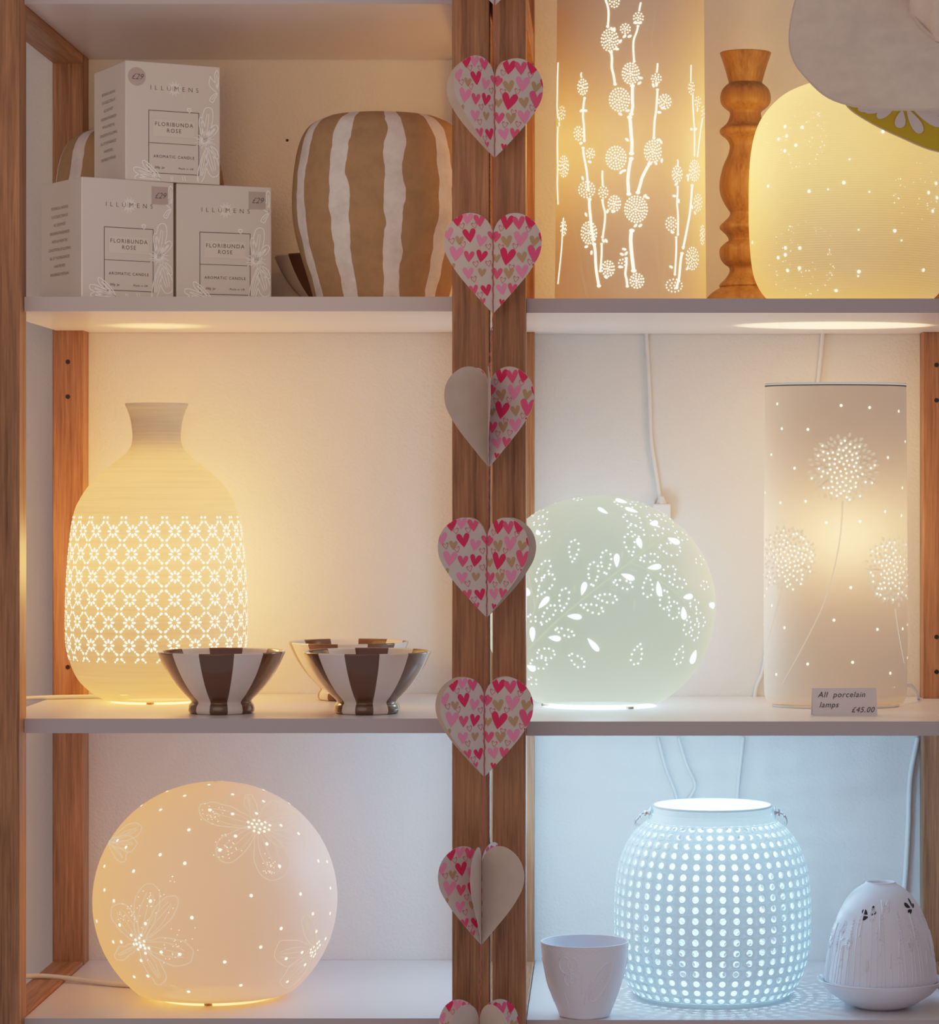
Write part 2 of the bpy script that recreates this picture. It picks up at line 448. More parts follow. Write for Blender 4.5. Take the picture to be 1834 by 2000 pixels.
# ---- brushed vase lamp
L = Lathe(306, .262, [(788, 61), (793, 60), (805, 55), (822, 50), (845, 47), (865, 48), (880, 55), (893, 68), (912, 92), (940, 124),
                      (975, 148), (1005, 160), (1060, 168), (1120, 173), (1200, 176), (1260, 174), (1300, 164), (1330, 148), (1352, 124), (1365, 102)], SL3 + .0)
t = thing('vase_lamp', 'narrow-necked cream vase lamp pierced with a band of daisies, behind the striped bowls', 'lamp', L.loc)
mb = MB(); pr = [(r, z) for r, z in L.prof]; zbot = pr[-1][1]
pr = pr + [(pr[-1][0] * .9, max(.004, zbot - .003)), (.048, .0035), (.047, .0035)]
mb.lathe(pr, 160); sh = mb
mb = MB(); ncol = 26; z1 = (VY - 1036) * L.D / F - L.zb; dz = 43.3 * L.D / F
for j in range(-1, 6):
    z = z1 - j * dz
    for i in range(ncol):
        a = 2 * pi * (i + .5 - .02 * j) / ncol; R = L.R(z)
        if 0 <= j < 6:
            for k in range(8):
                b = 2 * pi * (k + .5) / 8 + pi / 8; q = .0047
                cx, cz = q * cos(b) / R, q * sin(b)
                vs = []
                for m_ in range(8):
                    g = 2 * pi * m_ / 8; e1, e2 = .0021 * cos(g), .00100 * sin(g)
                    vs.append(L.at(a + (cos(b) * (q + e1) - sin(b) * e2) / R, z + sin(b) * (q + e1) + cos(b) * e2, .0004))
                mb.poly(vs)
        a2 = a + pi / ncol; z2 = z - dz / 2; w = pi * R / ncol; R = L.R(z2)
        for (sx, sz) in ((1, 1), (1, -1), (-1, 1), (-1, -1)):
            L.disc(mb, a2 + sx * .0023 / R, z2 + sz * .0024, .0012, .0004, 8)
            if (j == -1 and sz > 0) or (j == 6): continue
            for q in (.30, .46):
                L.disc(mb, a2 + sx * q * w / R, z2 + sz * q * dz / 2, .0009, .0004, 6)
obj('lamp_shade', merged(sh, mb), ['vase_shell', 'glow_warm'], t, smooth=True)
feet(t, L, .044)
lamp_light('vase_lamp_light', (L.X, L.Y, L.zb + .15), 10.0, WARM)

# ---- flower globe lamp (bottom left)
def globe(cx, Y, cy, hw, top, zb, bot, flat):
    out = []
    n = 26; hh = (bot - top) / 2; cyy = (top + bot) / 2
    for k in range(n + 1):
        a = pi * k / n; a = max(a, .02)
        hwk = hw * sin(a) ** .97; y = cyy - hh * cos(a)
        out.append((y, hwk))
    return Lathe(cx, Y, out, zb, n=3)
L = globe(421, .15, 0, 237, 1527, SLB, 1985, 120)
zt = .004
L.prof = [(r, z) for r, z in L.prof if not (z < zt or (z < .05 and r < .055))] + [(.058, .0045), (.056, .0045)]
t = thing('globe_lamp', 'warm white globe lamp engraved with flowers, alone on the bottom left shelf', 'lamp', L.loc)
sh = MB(); L.mesh(sh, 160)
K = 2.62
def c8(x, y): return (x / K, 1400 + y / K)
dots = [(1075, 345), (945, 405), (1190, 398), (1348, 433), (835, 382), (713, 455), (822, 477), (1075, 478), (1190, 498), (1312, 495), (967, 579), (1437, 556), (1527, 598), (1205, 611), (1365, 651), (1125, 682), (1430, 765), (820, 706), (946, 750), (684, 790), (535, 765), (602, 633), (645, 668), (1285, 915), (1537, 907), (1628, 738), (1673, 742), (1690, 877), (1688, 1006), (1600, 1008), (535, 886), (583, 942), (770, 943), (982, 1028), (745, 1058), (613, 1065), (580, 1152), (621, 1152), (825, 1204), (920, 1215), (723, 1247), (757, 1326), (687, 1330), (965, 1406), (1150, 1254), (1334, 1178), (1438, 1083), (1618, 1098), (1665, 1135), (1545, 1205), (1464, 1237), (1560, 1268), (1470, 1355), (1232, 1373), (495, 1046)]
cl1 = [(1270, 540), (1300, 530), (1325, 532), (1357, 541), (1380, 556), (1290, 548), (1314, 550), (1338, 552), (1274, 565), (1302, 566), (1330, 575), (1355, 568), (1300, 585), (1324, 593), (1352, 587), (1375, 578), (1338, 548)]
cl2 = [(672, 1117), (723, 1117), (714, 1132), (694, 1141), (738, 1148), (715, 1156), (686, 1163), (700, 1162), (720, 1170), (736, 1169), (719, 1177), (708, 1189), (743, 1184), (762, 1184), (745, 1209)]
cl3 = [(1590, 1190), (1605, 1178), (1622, 1160), (1632, 1150), (1598, 1205), (1612, 1196), (1625, 1182), (1636, 1168), (1592, 1222), (1604, 1226), (1612, 1214), (1588, 1206)]
mb = MB()
for grp, r in ((dots, .0016), (cl1, .00135), (cl2, .00135), (cl3, .0012)):
    for x, y in grp:
        for fl in (0, pi):
            ph, z = L.ang(*c8(x, y))
            if z > .006: L.disc(mb, ph + fl, z, r, .0004, 8)
rr = random.Random(3)
for (cx, cy, rad) in ((1170, 680, 70), (780, 950, 110), (1390, 770, 60), (880, 1190, 110), (1090, 490, 60), (660, 1010, 60)):
    for _ in range(26):
        ph, z = L.ang(*c8(cx + rr.gauss(0, rad * .5), cy + rr.gauss(0, rad * .5)))
        L.disc(mb, ph, z, .00032, .0004, 5)
holes = mb
mb = MB()
flowers = [((1320, 560), [((1020, 470), 125), ((1115, 720), 150), ((1425, 830), 190), ((1560, 660), 130), ((1420, 440), 90), ((1262, 395), 60), ((1530, 520), 100)]),
           ((715, 1160), [((775, 860), 140), ((985, 1225), 150), ((835, 1365), 90), ((590, 960), 120), ((590, 1230), 70), ((900, 920), 110)]),
           ((1610, 1190), [((1405, 1220), 150), ((1560, 1020), 70), ((1450, 1380), 90)]),
           ((560, 640), [((725, 560), 80), ((700, 650), 90), ((640, 735), 70)])]
def on(Lx, fl=0, off=.0003, cf=c8):
    return lambda x, y: Lx.S(*cf(x, y), off, fl)
for c, pets in flowers:
    for tip, w in pets:
        ol = petal2d(c, tip, w)
        ol = [(x + rr.uniform(-5, 5), y + rr.uniform(-5, 5)) for x, y in ol]
        for fl in (0, pi):
            q = [L.S(*c8(x, y), .0002, fl) for x, y in smooth_pts(ol, 3)]
            if min(p[2] for p in q) < .004: continue
            mb.tube(q, .00038, 5)
            for s_ in (-.22, .2, 0):
                dx, dy = tip[0] - c[0], tip[1] - c[1]
                v = [(c[0] + dx * k - dy * s_ * sin(pi * k) * w / 260 + rr.uniform(-4, 4), c[1] + dy * k + dx * s_ * sin(pi * k) * w / 260) for k in (.12, .3, .5, .7, .85)]
                mb.tube([L.S(*c8(*p), .0001, fl) for p in smooth_pts(v, 3)], .00028, 4)
obj('lamp_shade', merged(sh, holes, mb), ['ball_shell', 'glow_warm', 'emboss_warm'], t, smooth=True)
feet(t, L, .055)
lamp_light('flower_globe_light', (L.X - .03, L.Y, L.zb + .10), 3.8, WARM)

# ---- leaf globe lamp (middle right)
L = globe(1170, .238, 0, 228, 968, SR3, 1402, 120)
L.prof = [(r, z) for r, z in L.prof if not (z < zt or (z < .05 and r < .055))] + [(.060, .0045), (.058, .0045)]
t = thing('globe_lamp', 'pale green globe lamp pierced with leafy sprigs, beside the dandelion lamp', 'lamp', L.loc)
sh = MB(); L.mesh(sh, 160)
def c7(x, y): return (980 + x / 3.92, 930 + y / 3.92)
tears = [((735, 245), (812, 288)), ((1195, 360), (1132, 365)), ((1040, 475), (1068, 555)), ((1360, 515), (1270, 475)), ((880, 595), (880, 698)), ((1220, 690), (1115, 705)), ((1015, 790), (915, 750)), ((640, 812), (612, 912)), ((362, 925), (283, 1012)), ((612, 1080), (503, 1070)), ((235, 1155), (237, 1268)), ((452, 1247), (358, 1233)), ((742, 1338), (657, 1240)), ((1210, 920), (1193, 805)), ((1460, 918), (1388, 930)), ((1396, 1098), (1387, 1000)), ((1600, 968), (1618, 1015)), ((1450, 1435), (1485, 1330)), ((258, 1485), (195, 1450)), ((870, 180), (960, 205)), ((945, 245), (1040, 278)), ((205, 915), (185, 850)), ((290, 425), (265, 445))]
loops = [((541, 655), (560, 490), 75), ((695, 848), (705, 660), 80), ((795, 757), (800, 570), 80), ((998, 607), (965, 445), 78), ((460, 1030), (490, 860), 75), ((297, 1140), (405, 990), 70), ((275, 918), (390, 755), 90), ((257, 810), (365, 650), 75), ((715, 922), (880, 945), 66), ((607, 988), (775, 1035), 64), ((845, 802), (1000, 848), 62), ((1045, 638), (1195, 620), 62), ((1200, 538), (1365, 575), 95), ((1120, 760), (1115, 925), 78), ((1215, 750), (1330, 715), 80), ((1285, 810), (1410, 825), 70), ((1255, 862), (1240, 1015), 75), ((1330, 950), (1310, 1090), 80), ((1430, 990), (1505, 968), 55), ((1490, 1020), (1542, 1145), 55), ((1435, 1078), (1410, 1210), 55), ((1495, 1110), (1472, 1255), 55), ((1060, 1285), (1012, 1440), 80), ((1383, 1303), (1338, 1438), 60), ((512, 1355), (630, 1458), 72), ((400, 1165), (553, 1218), 52), ((262, 1340), (405, 1365), 75), ((210, 1420), (345, 1440), 85), ((1155, 455), (1235, 400), 60), ((920, 300), (1065, 358), 72), ((960, 380), (1090, 450), 70), ((1105, 300), (1310, 385), 95), ((1320, 425), (1420, 485), 55), ((210, 300), (350, 278), 45), ((235, 372), (348, 330), 55), ((300, 510), (362, 425), 55), ((1475, 655), (1545, 640), 65), ((1555, 795), (1550, 865), 55), ((205, 1540), (265, 1590), 50), ((850, 190), (1000, 240), 45), ((1000, 200), (1105, 235), 35), ((540, 175), (612, 180), 18), ((200, 1060), (260, 1110), 50), ((1180, 300), (1290, 330), 50)]
mb = MB()
for a, b in tears:
    for fl in (0, pi):
        mb.poly([L.S(*c7(x, y), .0005, fl) for x, y in drop2d(a, b, 42 if a[1] > 300 else 26, 16)][::(-1 if fl == 0 else -1)])
for tip, re, w in loops:
    o2 = drop2d(re, tip, w, 40)
    per = [0]
    for i in range(1, 41): per.append(per[-1] + math.dist(o2[i - 1], o2[i % 40]))
    nd = max(5, int(per[-1] / 37))
    for k in range(nd):
        s_ = per[-1] * k / nd; i = max(j for j in range(41) if per[j] <= s_ + 1e-9)
        ph, z = L.ang(*c7(*o2[i % 40]))
        for fl in (0, pi): L.disc(mb, ph + fl, z, .00102, .0004, 8)
holes = mb
mb = MB()
for br, r in (([(200, 1330), (400, 1130), (600, 960), (800, 800), (980, 660), (1120, 550), (1280, 430)], .0008), ([(980, 660), (1100, 710), (1200, 790), (1310, 880), (1400, 970)], .0007), ([(1125, 545), (1135, 470), (1110, 370), (1075, 300)], .0007), ([(255, 1020), (245, 930), (220, 830), (205, 760)], .0007), ([(200, 1150), (250, 1030), (330, 640)], .0005)):
    for fl in (0, pi): mb.tube([L.S(*c7(*p), .0002, fl) for p in smooth_pts(br, 5)], r, 6)
for a, b in (((500, 375), (550, 330)), ((922, 560), (922, 635)), ((965, 712), (1050, 730)), ((1015, 940), (1012, 1035)), ((820, 860), (880, 880)), ((555, 830), (555, 900)), ((1160, 570), (1240, 610)), ((1345, 870), (1400, 880))):
    mb.tube([L.S(*c7(a[0] + (b[0] - a[0]) * k, a[1] + (b[1] - a[1]) * k), .0001) for k in (0, .3, .7, 1)], [.0004, .001, .001, .0004], 6)
obj('lamp_shade', merged(sh, holes, mb), ['green_shell', 'glow_cool', 'emboss_green'], t, smooth=True)
feet(t, L, .057, a0=.6)
lamp_light('leaf_globe_light', (L.X, L.Y, L.zb + .11), 9.0, (.44, .70, 1))

# ---- oval dandelion lamp
L = Lathe(1632, .228, [(752, 136.5), (756, 138), (762, 138), (900, 139), (1100, 140), (1300, 140), (1350, 139), (1362, 137), (1372, 132)], SR3, sy=.62)
t = thing('oval_lamp', 'tall oval white lamp with three dandelion heads, behind the handwritten price card', 'lamp', L.loc)
zbot = L.prof[-1][1]
mb = MB(); top = L.prof[0]
pr = L.prof + [(.062, max(.003, zbot - .002)), (.058, .0025)]
mb.lathe(pr, 160, L.sy); sh = mb
rimm = MB(); rimm.tube([(top[0] * sin(a), -top[0] * L.sy * cos(a), top[1]) for a in [2 * pi * k / 120 for k in range(120)]], .0011, 8, closed=True)
def c9(x, y): return (1434 + x / 2.5, 640 + y / 2.5)
mb = MB(); me_ = MB()
for x, y in [(211, 372), (522, 380), (661, 390), (803, 408), (233, 493), (360, 497), (182, 620), (295, 686), (750, 634), (834, 556), (152, 805), (226, 855), (349, 848), (820, 782), (736, 898), (816, 918), (450, 952), (614, 946), (569, 1269), (487, 1428), (246, 1465), (699, 1473), (822, 1470), (185, 1357), (150, 1310), (160, 1275), (359, 1642), (578, 1634), (206, 1693), (762, 1687), (847, 1612), (852, 1450)]:
    ph, z = L.ang(*c9(x, y))
    for fl in (0, pi): L.disc(mb, ph + fl, z, .0014, .0004, 8)
rr = random.Random(11)
for (cx, cy, R0, sq) in ((532, 690, 160, 1), (262, 1128, 150, .85), (775, 1185, 155, .8)):
    n = 125; ph0, z0 = L.ang(*c9(cx, cy))
    for k in range(n):
        q = sqrt((k + .5) / n); a = k * 2.39996
        r_ = R0 * q * rr.uniform(.95, 1.05)
        x, y = cx + r_ * cos(a) * sq, cy + r_ * sin(a)
        ph, z = L.ang(*c9(x, y))
        if abs(x - 495) > 352: continue
        p = L.at(ph, z, .0); q2 = L.S(*c9(cx + (r_ + 22) * cos(a) * sq, cy + (r_ + 22) * sin(a)), 0) if abs(cx + (r_ + 22) * cos(a) * sq - 495) < 352 else p
        if (p - q2).length > 1e-4: me_.tube([p, p.lerp(q2, .35), p.lerp(q2, .75), q2], [.0004, .0017, .0013, .0002], 6)
        if q < .55 or rr.random() < .55:
            L.disc(mb, ph, z, .00108, .0009, 8)
            L.disc(mb, ph + pi, z, .00108, .0009, 8)
    for k in range(9):
        a = 2 * pi * k / 9 + .4
        x1 = cx + 185 * cos(a) * sq; y1 = cy + 185 * sin(a)
        if abs(x1 - 495) > 350: continue
        me_.tube([L.S(*c9(cx + 60 * cos(a) * sq, cy + 60 * sin(a)), 0), L.S(*c9(x1, y1), 0)], [.0005, .0002], 5)
holes = mb
for br, r in (([(530, 850), (520, 1000), (492, 1160), (440, 1340), (350, 1530), (235, 1740)], .0011), ([(225, 1310), (200, 1400), (165, 1530)], .0007), ([(785, 1370), (800, 1480), (830, 1640)], .0007)):
    me_.tube([L.S(*c9(*p), .0001) for p in smooth_pts(br, 6)], [r * (1 - .55 * k / (6 * (len(br) - 1))) for k in range(6 * (len(br) - 1) + 1)], 6)
obj('lamp_shade', merged(sh, holes, me_, rimm), ['oval_shell', 'glow_warm', 'emboss_warm', 'rim'], t, smooth=True)
mb = MB(); mb.lathe([(.066, 0), (.067, .0004), (.067, .0022), (.060, .0026)], 96, L.sy, cap=True); obj('base_ring', mb, 'bisque_smooth', t, smooth=True)

lamp_light('oval_lamp_light', (L.X + .005, L.Y, L.zb + .18), 10.0, (1, .60, .28), .02)

# ---- tall bud-branch lamp (top right)
YL = .16
L = Lathe(1231.5, YL, [(-260, 140), (-120, 142), (-60, 143), (100, 144), (300, 145.5), (500, 147), (590, 148), (606, 148)], SR2)
t = thing('cylinder_lamp', 'very tall cylindrical lamp pierced with budding branches, left of the wooden candlestick', 'lamp', L.loc)
mb = MB(); pr = [(r, max(z, .0012)) for r, z in L.prof]; mb.lathe(pr, 160); sh = mb
def c3(x, y): return (1030 + x / 3.03, y / 3.03)
buds = [(488, 238, 52, 68), (657, 105, 30, 32), (580, 170, 30, 30), (515, 10, 30, 36), (612, 435, 52, 65), (545, 590, 62, 72), (763, 465, 30, 28), (813, 602, 38, 45), (328, 515, 30, 48), (303, 790, 27, 42), (374, 908, 25, 30), (525, 935, 62, 72), (742, 897, 52, 68), (450, 1138, 28, 36), (352, 1122, 50, 50), (515, 1205, 38, 48), (643, 1238, 70, 82), (205, 668, 20, 40), (216, 985, 30, 65), (215, 1350, 18, 45), (365, 1378, 48, 68), (478, 1590, 38, 48), (648, 1662, 42, 45), (560, 1558, 20, 25), (868, 1690, 50, 40), (886, 1030, 30, 50), (850, 1325, 32, 42), (988, 1010, 32, 65), (1008, 1200, 25, 52), (970, 522, 18, 38), (1008, 602, 18, 32), (975, 1530, 38, 70), (1038, 665, 12, 38), (1035, 1390, 14, 60)]
bran = [([(465, -120), (465, 0), (480, 60), (476, 165)], 11), ([(495, 305), (500, 400), (520, 505)], 13), ([(655, 150), (630, 235), (632, 370)], 10), ([(622, 505), (622, 600), (615, 680)], 17), ([(605, 690), (615, 800), (617, 915)], 19), ([(615, 935), (595, 1060), (600, 1155)], 18), ([(725, 965), (680, 1050), (652, 1145)], 17), ([(770, 525), (762, 650), (748, 825)], 11), ([(618, 1360), (612, 1430), (630, 1610)], 20), ([(585, 1525), (580, 1620), (592, 1700)], 12), ([(340, 575), (330, 690), (338, 840)], 10), ([(330, 870), (350, 1000), (362, 1130)], 11), ([(368, 1175), (375, 1290), (395, 1425)], 15), ([(395, 1440), (405, 1560), (425, 1700)], 15), ([(445, 1180), (460, 1260), (445, 1410)], 10), ([(440, 1440), (432, 1610)], 10), ([(978, 560), (983, 700), (987, 925)], 7), ([(975, 1090), (962, 1250), (920, 1475)], 11), ([(915, 1495), (900, 1610), (880, 1710)], 13), ([(888, 1100), (885, 1200), (890, 1395)], 9), ([(880, 1400), (872, 1630)], 9), ([(1035, 700), (1005, 930)], 6), ([(183, 370), (178, 580), (182, 700)], 5), ([(182, 750), (181, 1000), (183, 1210)], 5), ([(215, 1290), (205, 1450), (182, 1680)], 5), ([(322, 430), (322, 460)], 7), ([(770, 375), (765, 430)], 9), ([(672, 15), (662, 65)], 9), ([(445, 1010), (447, 1100)], 9), ([(888, 945), (888, 980)], 7), ([(968, 385), (966, 480)], 6)]
lvs = [(500, 172), (515, 175), (550, 245), (530, 290), (665, 135), (640, 135), (575, 215), (605, 215), (670, 462), (663, 492), (745, 505), (765, 500), (800, 640), (780, 665), (550, 675), (593, 655), (590, 827), (555, 1020), (572, 1010), (775, 828), (790, 840), (760, 965), (795, 950), (695, 1160), (710, 1170), (640, 1335), (668, 1335), (320, 655), (345, 655), (318, 848), (370, 958), (328, 1055), (475, 1250), (510, 1252), (348, 1270), (350, 1460), (380, 1495), (450, 1425), (467, 1425), (465, 1640), (573, 1475), (560, 1505), (585, 1500), (550, 1580), (850, 1580), (858, 1375), (948, 1040), (950, 1060), (975, 1225), (990, 1260), (1005, 650), (945, 1590), (190, 705), (190, 735), (970, 765), (995, 765), (868, 1160), (895, 1190), (880, 1090)]
mb = MB(); rr = random.Random(5)
for fl in (0, pi):
    fn = on(L, fl, .0004, c3)
    for (cx, cy, rx, ry) in buds:
        rings = max(1, round(ry / 17.5))
        for q in range(rings + 1):
            n = max(1, round(2 * pi * (q * (rx + ry) / 2 / rings) / 19.5)) if q else 1
            n = min(n, 26)
            for k in range(n):
                a = 2 * pi * k / n + q * .5
                x, y = cx + rx * .93 * q / rings * cos(a), cy + ry * .93 * q / rings * sin(a)
                if not 172 < x < 1055: continue
                ph, z = L.ang(*c3(x, y))
                if z > .002: L.disc(mb, ph + fl, z, .00088 if ry > 40 else .0008, .0004, 7)
    for pts, w in bran:
        a_, b_ = pts[0], pts[-1]
        pts = [pts[0]] + [q for i in range(len(pts) - 1) for q in ((pts[i][0] * .6 + pts[i + 1][0] * .4 + rr.uniform(-4, 4), pts[i][1] * .6 + pts[i + 1][1] * .4), pts[i + 1])]
        add_ribbon(mb, pts, w * .92, fn, 0, 4)
        if w > 8 and b_[1] - a_[1] > 90:
            for u in (.02, .97): 
                x_, y_ = a_[0] + (b_[0] - a_[0]) * u, a_[1] + (b_[1] - a_[1]) * u
                mb.poly([fn(x_ + w * .78 * cos(g), y_ + w * .55 * sin(g)) for g in [2 * pi * k / 10 for k in range(10)]])
    for x, y in lvs:
        a = rr.uniform(0, pi); sq = sqrt(max(.1, 1 - ((x - 612) / 450) ** 2))
        mb.poly([fn(x + (13 * cos(g) * cos(a) - 7 * sin(g) * sin(a)) * sq, y + 13 * cos(g) * sin(a) + 7 * sin(g) * cos(a)) for g in [2 * pi * k / 10 for k in range(10)]])
obj('lamp_shade', merged(sh, mb), ['tall_shell', 'glow_warm_hot'], t, smooth=True)

lamp_light('cylinder_lamp_light', (L.X - .01, L.Y, L.zb + .165), 7.0, WARM, .02)

# ---- ribbed pebble lamp (top right)
L = Lathe(1661, YL, [(158, 30), (160, 60), (167, 88), (180, 120), (195, 142), (218, 164), (244, 180), (280, 191), (330, 197), (412, 198.5), (478, 196.5), (528, 191), (558, 181), (582, 164), (598, 138), (604, 120)], SR2)
t = thing('pebble_lamp', 'rounded ribbed porcelain lamp with tiny pinholes, glowing yellow under the sun hat', 'lamp', L.loc)
mb = MB(); pr = [(r, max(z, .002)) for r, z in L.prof] + [(.05, .002)]; mb.lathe(pr, 160); sh = mb
def c4(x, y): return (1370 + x / 3.03, y / 3.03)
mb = MB(); rr = random.Random(9)
for x, y in [(496, 750), (597, 754), (505, 805), (458, 824), (560, 860), (495, 893), (1073, 780), (877, 943), (843, 1081), (638, 1132), (397, 1102), (750, 1121), (993, 1136), (1387, 1085), (1343, 1140), (1392, 1170), (1367, 1249), (930, 1360), (1143, 1366), (499, 1467), (583, 1468), (498, 1508), (456, 1525), (581, 1586), (511, 1600), (932, 1607), (927, 1633), (1312, 1598), (797, 1718), (1183, 1423), (303, 1435)]:
    small = (x, y) in [(877, 943), (750, 1121), (993, 1136), (930, 1360), (927, 1633), (1183, 1423)]
    ph, z = L.ang(*c4(x, y))
    for fl in (0, pi): L.disc(mb, ph + fl, z, .0009 if small else .0017, .0007, 8)
for (cx, cy, r0, n) in ((560, 800, 180, 60), (590, 1540, 200, 70), (1330, 1150, 190, 45)):
    for _ in range(n):
        a = rr.uniform(0, 2 * pi); r_ = r0 * rr.choice((rr.uniform(.2, 1), rr.gauss(.95, .06)))
        x, y = cx + r_ * cos(a), cy + r_ * sin(a) * 1.1
        if x > 290 and y < 1750:
            ph, z = L.ang(*c4(x, y)); L.disc(mb, ph, z, rr.choice((.0003, .0003, .0005)), .0007, 5)
obj('lamp_shade', merged(sh, mb), ['pebble_shell', 'glow_warm_hot'], t, smooth=True)
feet(t, L, .052, h=.002)
lamp_light('pebble_lamp_light', (L.X - .02, L.Y, L.zb + .16), 5.8, (1, .58, .20), .03)

# ---- perforated lantern (bottom right)
SRB_ = SRB + .001
L = Lathe(1391, .162, [(1592, 118), (1598, 121), (1606, 131), (1620, 148), (1640, 164), (1665, 176), (1700, 186), (1750, 191.5), (1800, 192.5), (1850, 190), (1890, 181), (1920, 167), (1940, 150), (1950, 134)], SRB_, n=10)
t = thing('lantern', 'round white porcelain lantern with a grid of round holes, glowing cool white', 'lantern', L.loc)
mb = MB(); ncol = 46
# arc length parametrisation of the pierced zone: every cell carries a real hole
pr = L.prof; acc = [0]
for a, b in zip(pr, pr[1:]): acc.append(acc[-1] + math.dist(a, b))
def prof_at(s_):
    s_ = max(0, min(acc[-1], s_))
    for i in range(len(pr) - 1):
        if acc[i + 1] >= s_:
            k = (s_ - acc[i]) / max(1e-9, acc[i + 1] - acc[i]); a, b = pr[i], pr[i + 1]
            return a[0] + (b[0] - a[0]) * k, a[1] + (b[1] - a[1]) * k
    return pr[-1]
rows = 18; s0, s1 = .006, acc[-1] - .013; ds = (s1 - s0) / rows; da = 2 * pi / ncol
def cellpt(ang_, s_, dent=0):
    r, z = prof_at(s_); return ((r - dent) * sin(ang_), -(r - dent) * cos(ang_), z)
NS = 16
for j in range(rows):
    sc = s0 + (j + .5) * ds
    rc, _ = prof_at(sc); cw = rc * da
    hr = min(.0033, .30 * min(cw, ds) + .0002)
    for i in range(ncol):
        ac = (i + .5) * da; sqv = []; hole = []; hin = []
        for k in range(NS):
            a = 2 * pi * (k + .5) / NS; m_ = max(abs(cos(a)), abs(sin(a)))
            # square ring point (exact corners at k where |cos|=|sin| are approximated by clamped coords)
            ux, uy = cos(a) / m_, sin(a) / m_
            if abs(abs(ux) - abs(uy)) < .35: ux, uy = (1 if ux > 0 else -1) * (1 if abs(ux) > .6 else abs(ux)), (1 if uy > 0 else -1) * (1 if abs(uy) > .6 else abs(uy))
            sqv.append((ux, uy))
            hole.append(cellpt(ac + hr * cos(a) / rc, sc - hr * sin(a), 0)); hin.append(cellpt(ac + hr * cos(a) / rc, sc - hr * sin(a), .0022))
        # 16 ring points: fixed lattice so neighbours share positions
        lat = [(1, .25), (1, .6), (.6, 1), (.25, 1), (-.25, 1), (-.6, 1), (-1, .6), (-1, .25), (-1, -.25), (-1, -.6), (-.6, -1), (-.25, -1), (.25, -1), (.6, -1), (1, -.6), (1, -.25)]
        outer = [cellpt(ac + x * da / 2, sc - y * ds / 2, .0018) for x, y in lat]
        mid = [cellpt(ac + x * .88 * da / 2, sc - y * .86 * ds / 2, .0) for x, y in lat]
        corners = [cellpt(ac + x * da / 2, sc - y * ds / 2, .0018) for x, y in ((1, 1), (-1, 1), (-1, -1), (1, -1))]
        vs = outer + mid + hole + hin + corners; fs = []
        for k in range(16):
            k2 = (k + 1) % 16
            fs += [(k, k2, 16 + k2, 16 + k), (16 + k, 16 + k2, 32 + k2, 32 + k), (32 + k, 32 + k2, 48 + k2, 48 + k)]
        fs += [(1, 64, 2), (5, 65, 6), (9, 66, 10), (13, 67, 14)]
        mb.add(vs, fs)
# neck with a thick lip, top band and foot ring
r0, z0 = prof_at(s0); rt, zt_ = prof_at(0)
ztop = PZ(1573, .162) - SRB
mb.lathe([(r0 - .0009, z0), (rt, zt_), (rt - .0012, zt_ + .003), (rt - .0015, ztop - .001)], 128)
mb.tube([((rt - .0015) * sin(a), -(rt - .0015) * cos(a), ztop - .0008) for a in [2 * pi * k / 120 for k in range(120)]], .0012, 8, closed=True)
rb, zb2 = prof_at(s1); rq, zq = prof_at(acc[-1])
mb.lathe([(rb - .0009, zb2), (rq, zq), (rq - .004, max(.004, zq - .004)), (.062, .001), (.055, 0), (0.0005, 0)], 128)
obj('lantern_shell', mb, 'lantern_shell', t, smooth=False)
for sx in (-1, 1):
    m = MB(); c = Vector((sx * (rt + .0015), 0, ztop - .0085))
    m.tube([c + Vector((0, .006 * cos(a), .006 * sin(a))) for a in [2 * pi * k / 20 for k in range(20)]], .0013, 8, closed=True)
    m.tube([c + Vector((sx * .0015, .0045 * cos(a), .0045 * sin(a))) for a in [2 * pi * k / 20 for k in range(20)]], .001, 8, closed=True)
    m.tube([c + Vector((-sx * .003, 0, 0)), c + Vector((sx * .006, 0, 0))], .0035, 12)
    obj('handle_clip', m, 'chrome', t, smooth=True)
m = MB(); pts = []
for k in range(41):
    a = pi * k / 40; R_ = rt + .0075
    pts.append((-R_ * cos(a) * (1 + .32 * sin(a) ** .5 if 0 < k < 40 else 1), .118 * sin(a), ztop - .0085 - .03 * sin(a) ** .6))
m.tube(pts, .0012, 6)
for s_ in (-1, 1):
    tw = []
    for k in range(60):
        u = k / 59; a = pi * (u * .12) if s_ < 0 else pi * (1 - u * .12)
        R_ = rt + .0075
        base = Vector((-R_ * cos(a) * (1 + .32 * sin(a) ** .5), .118 * sin(a), ztop - .0085 - .03 * max(0, sin(a)) ** .6))
        tw.append(base + Vector((0, .0018 * cos(k * 1.1), .0018 * sin(k * 1.1))))
    m.tube(tw, .0011, 6)
obj('wire_handle', m, 'chrome', t, smooth=True)

lamp_light('lantern_light', (L.X, L.Y, L.zb + .15), 2.8, (.32, .64, 1.0), .012)

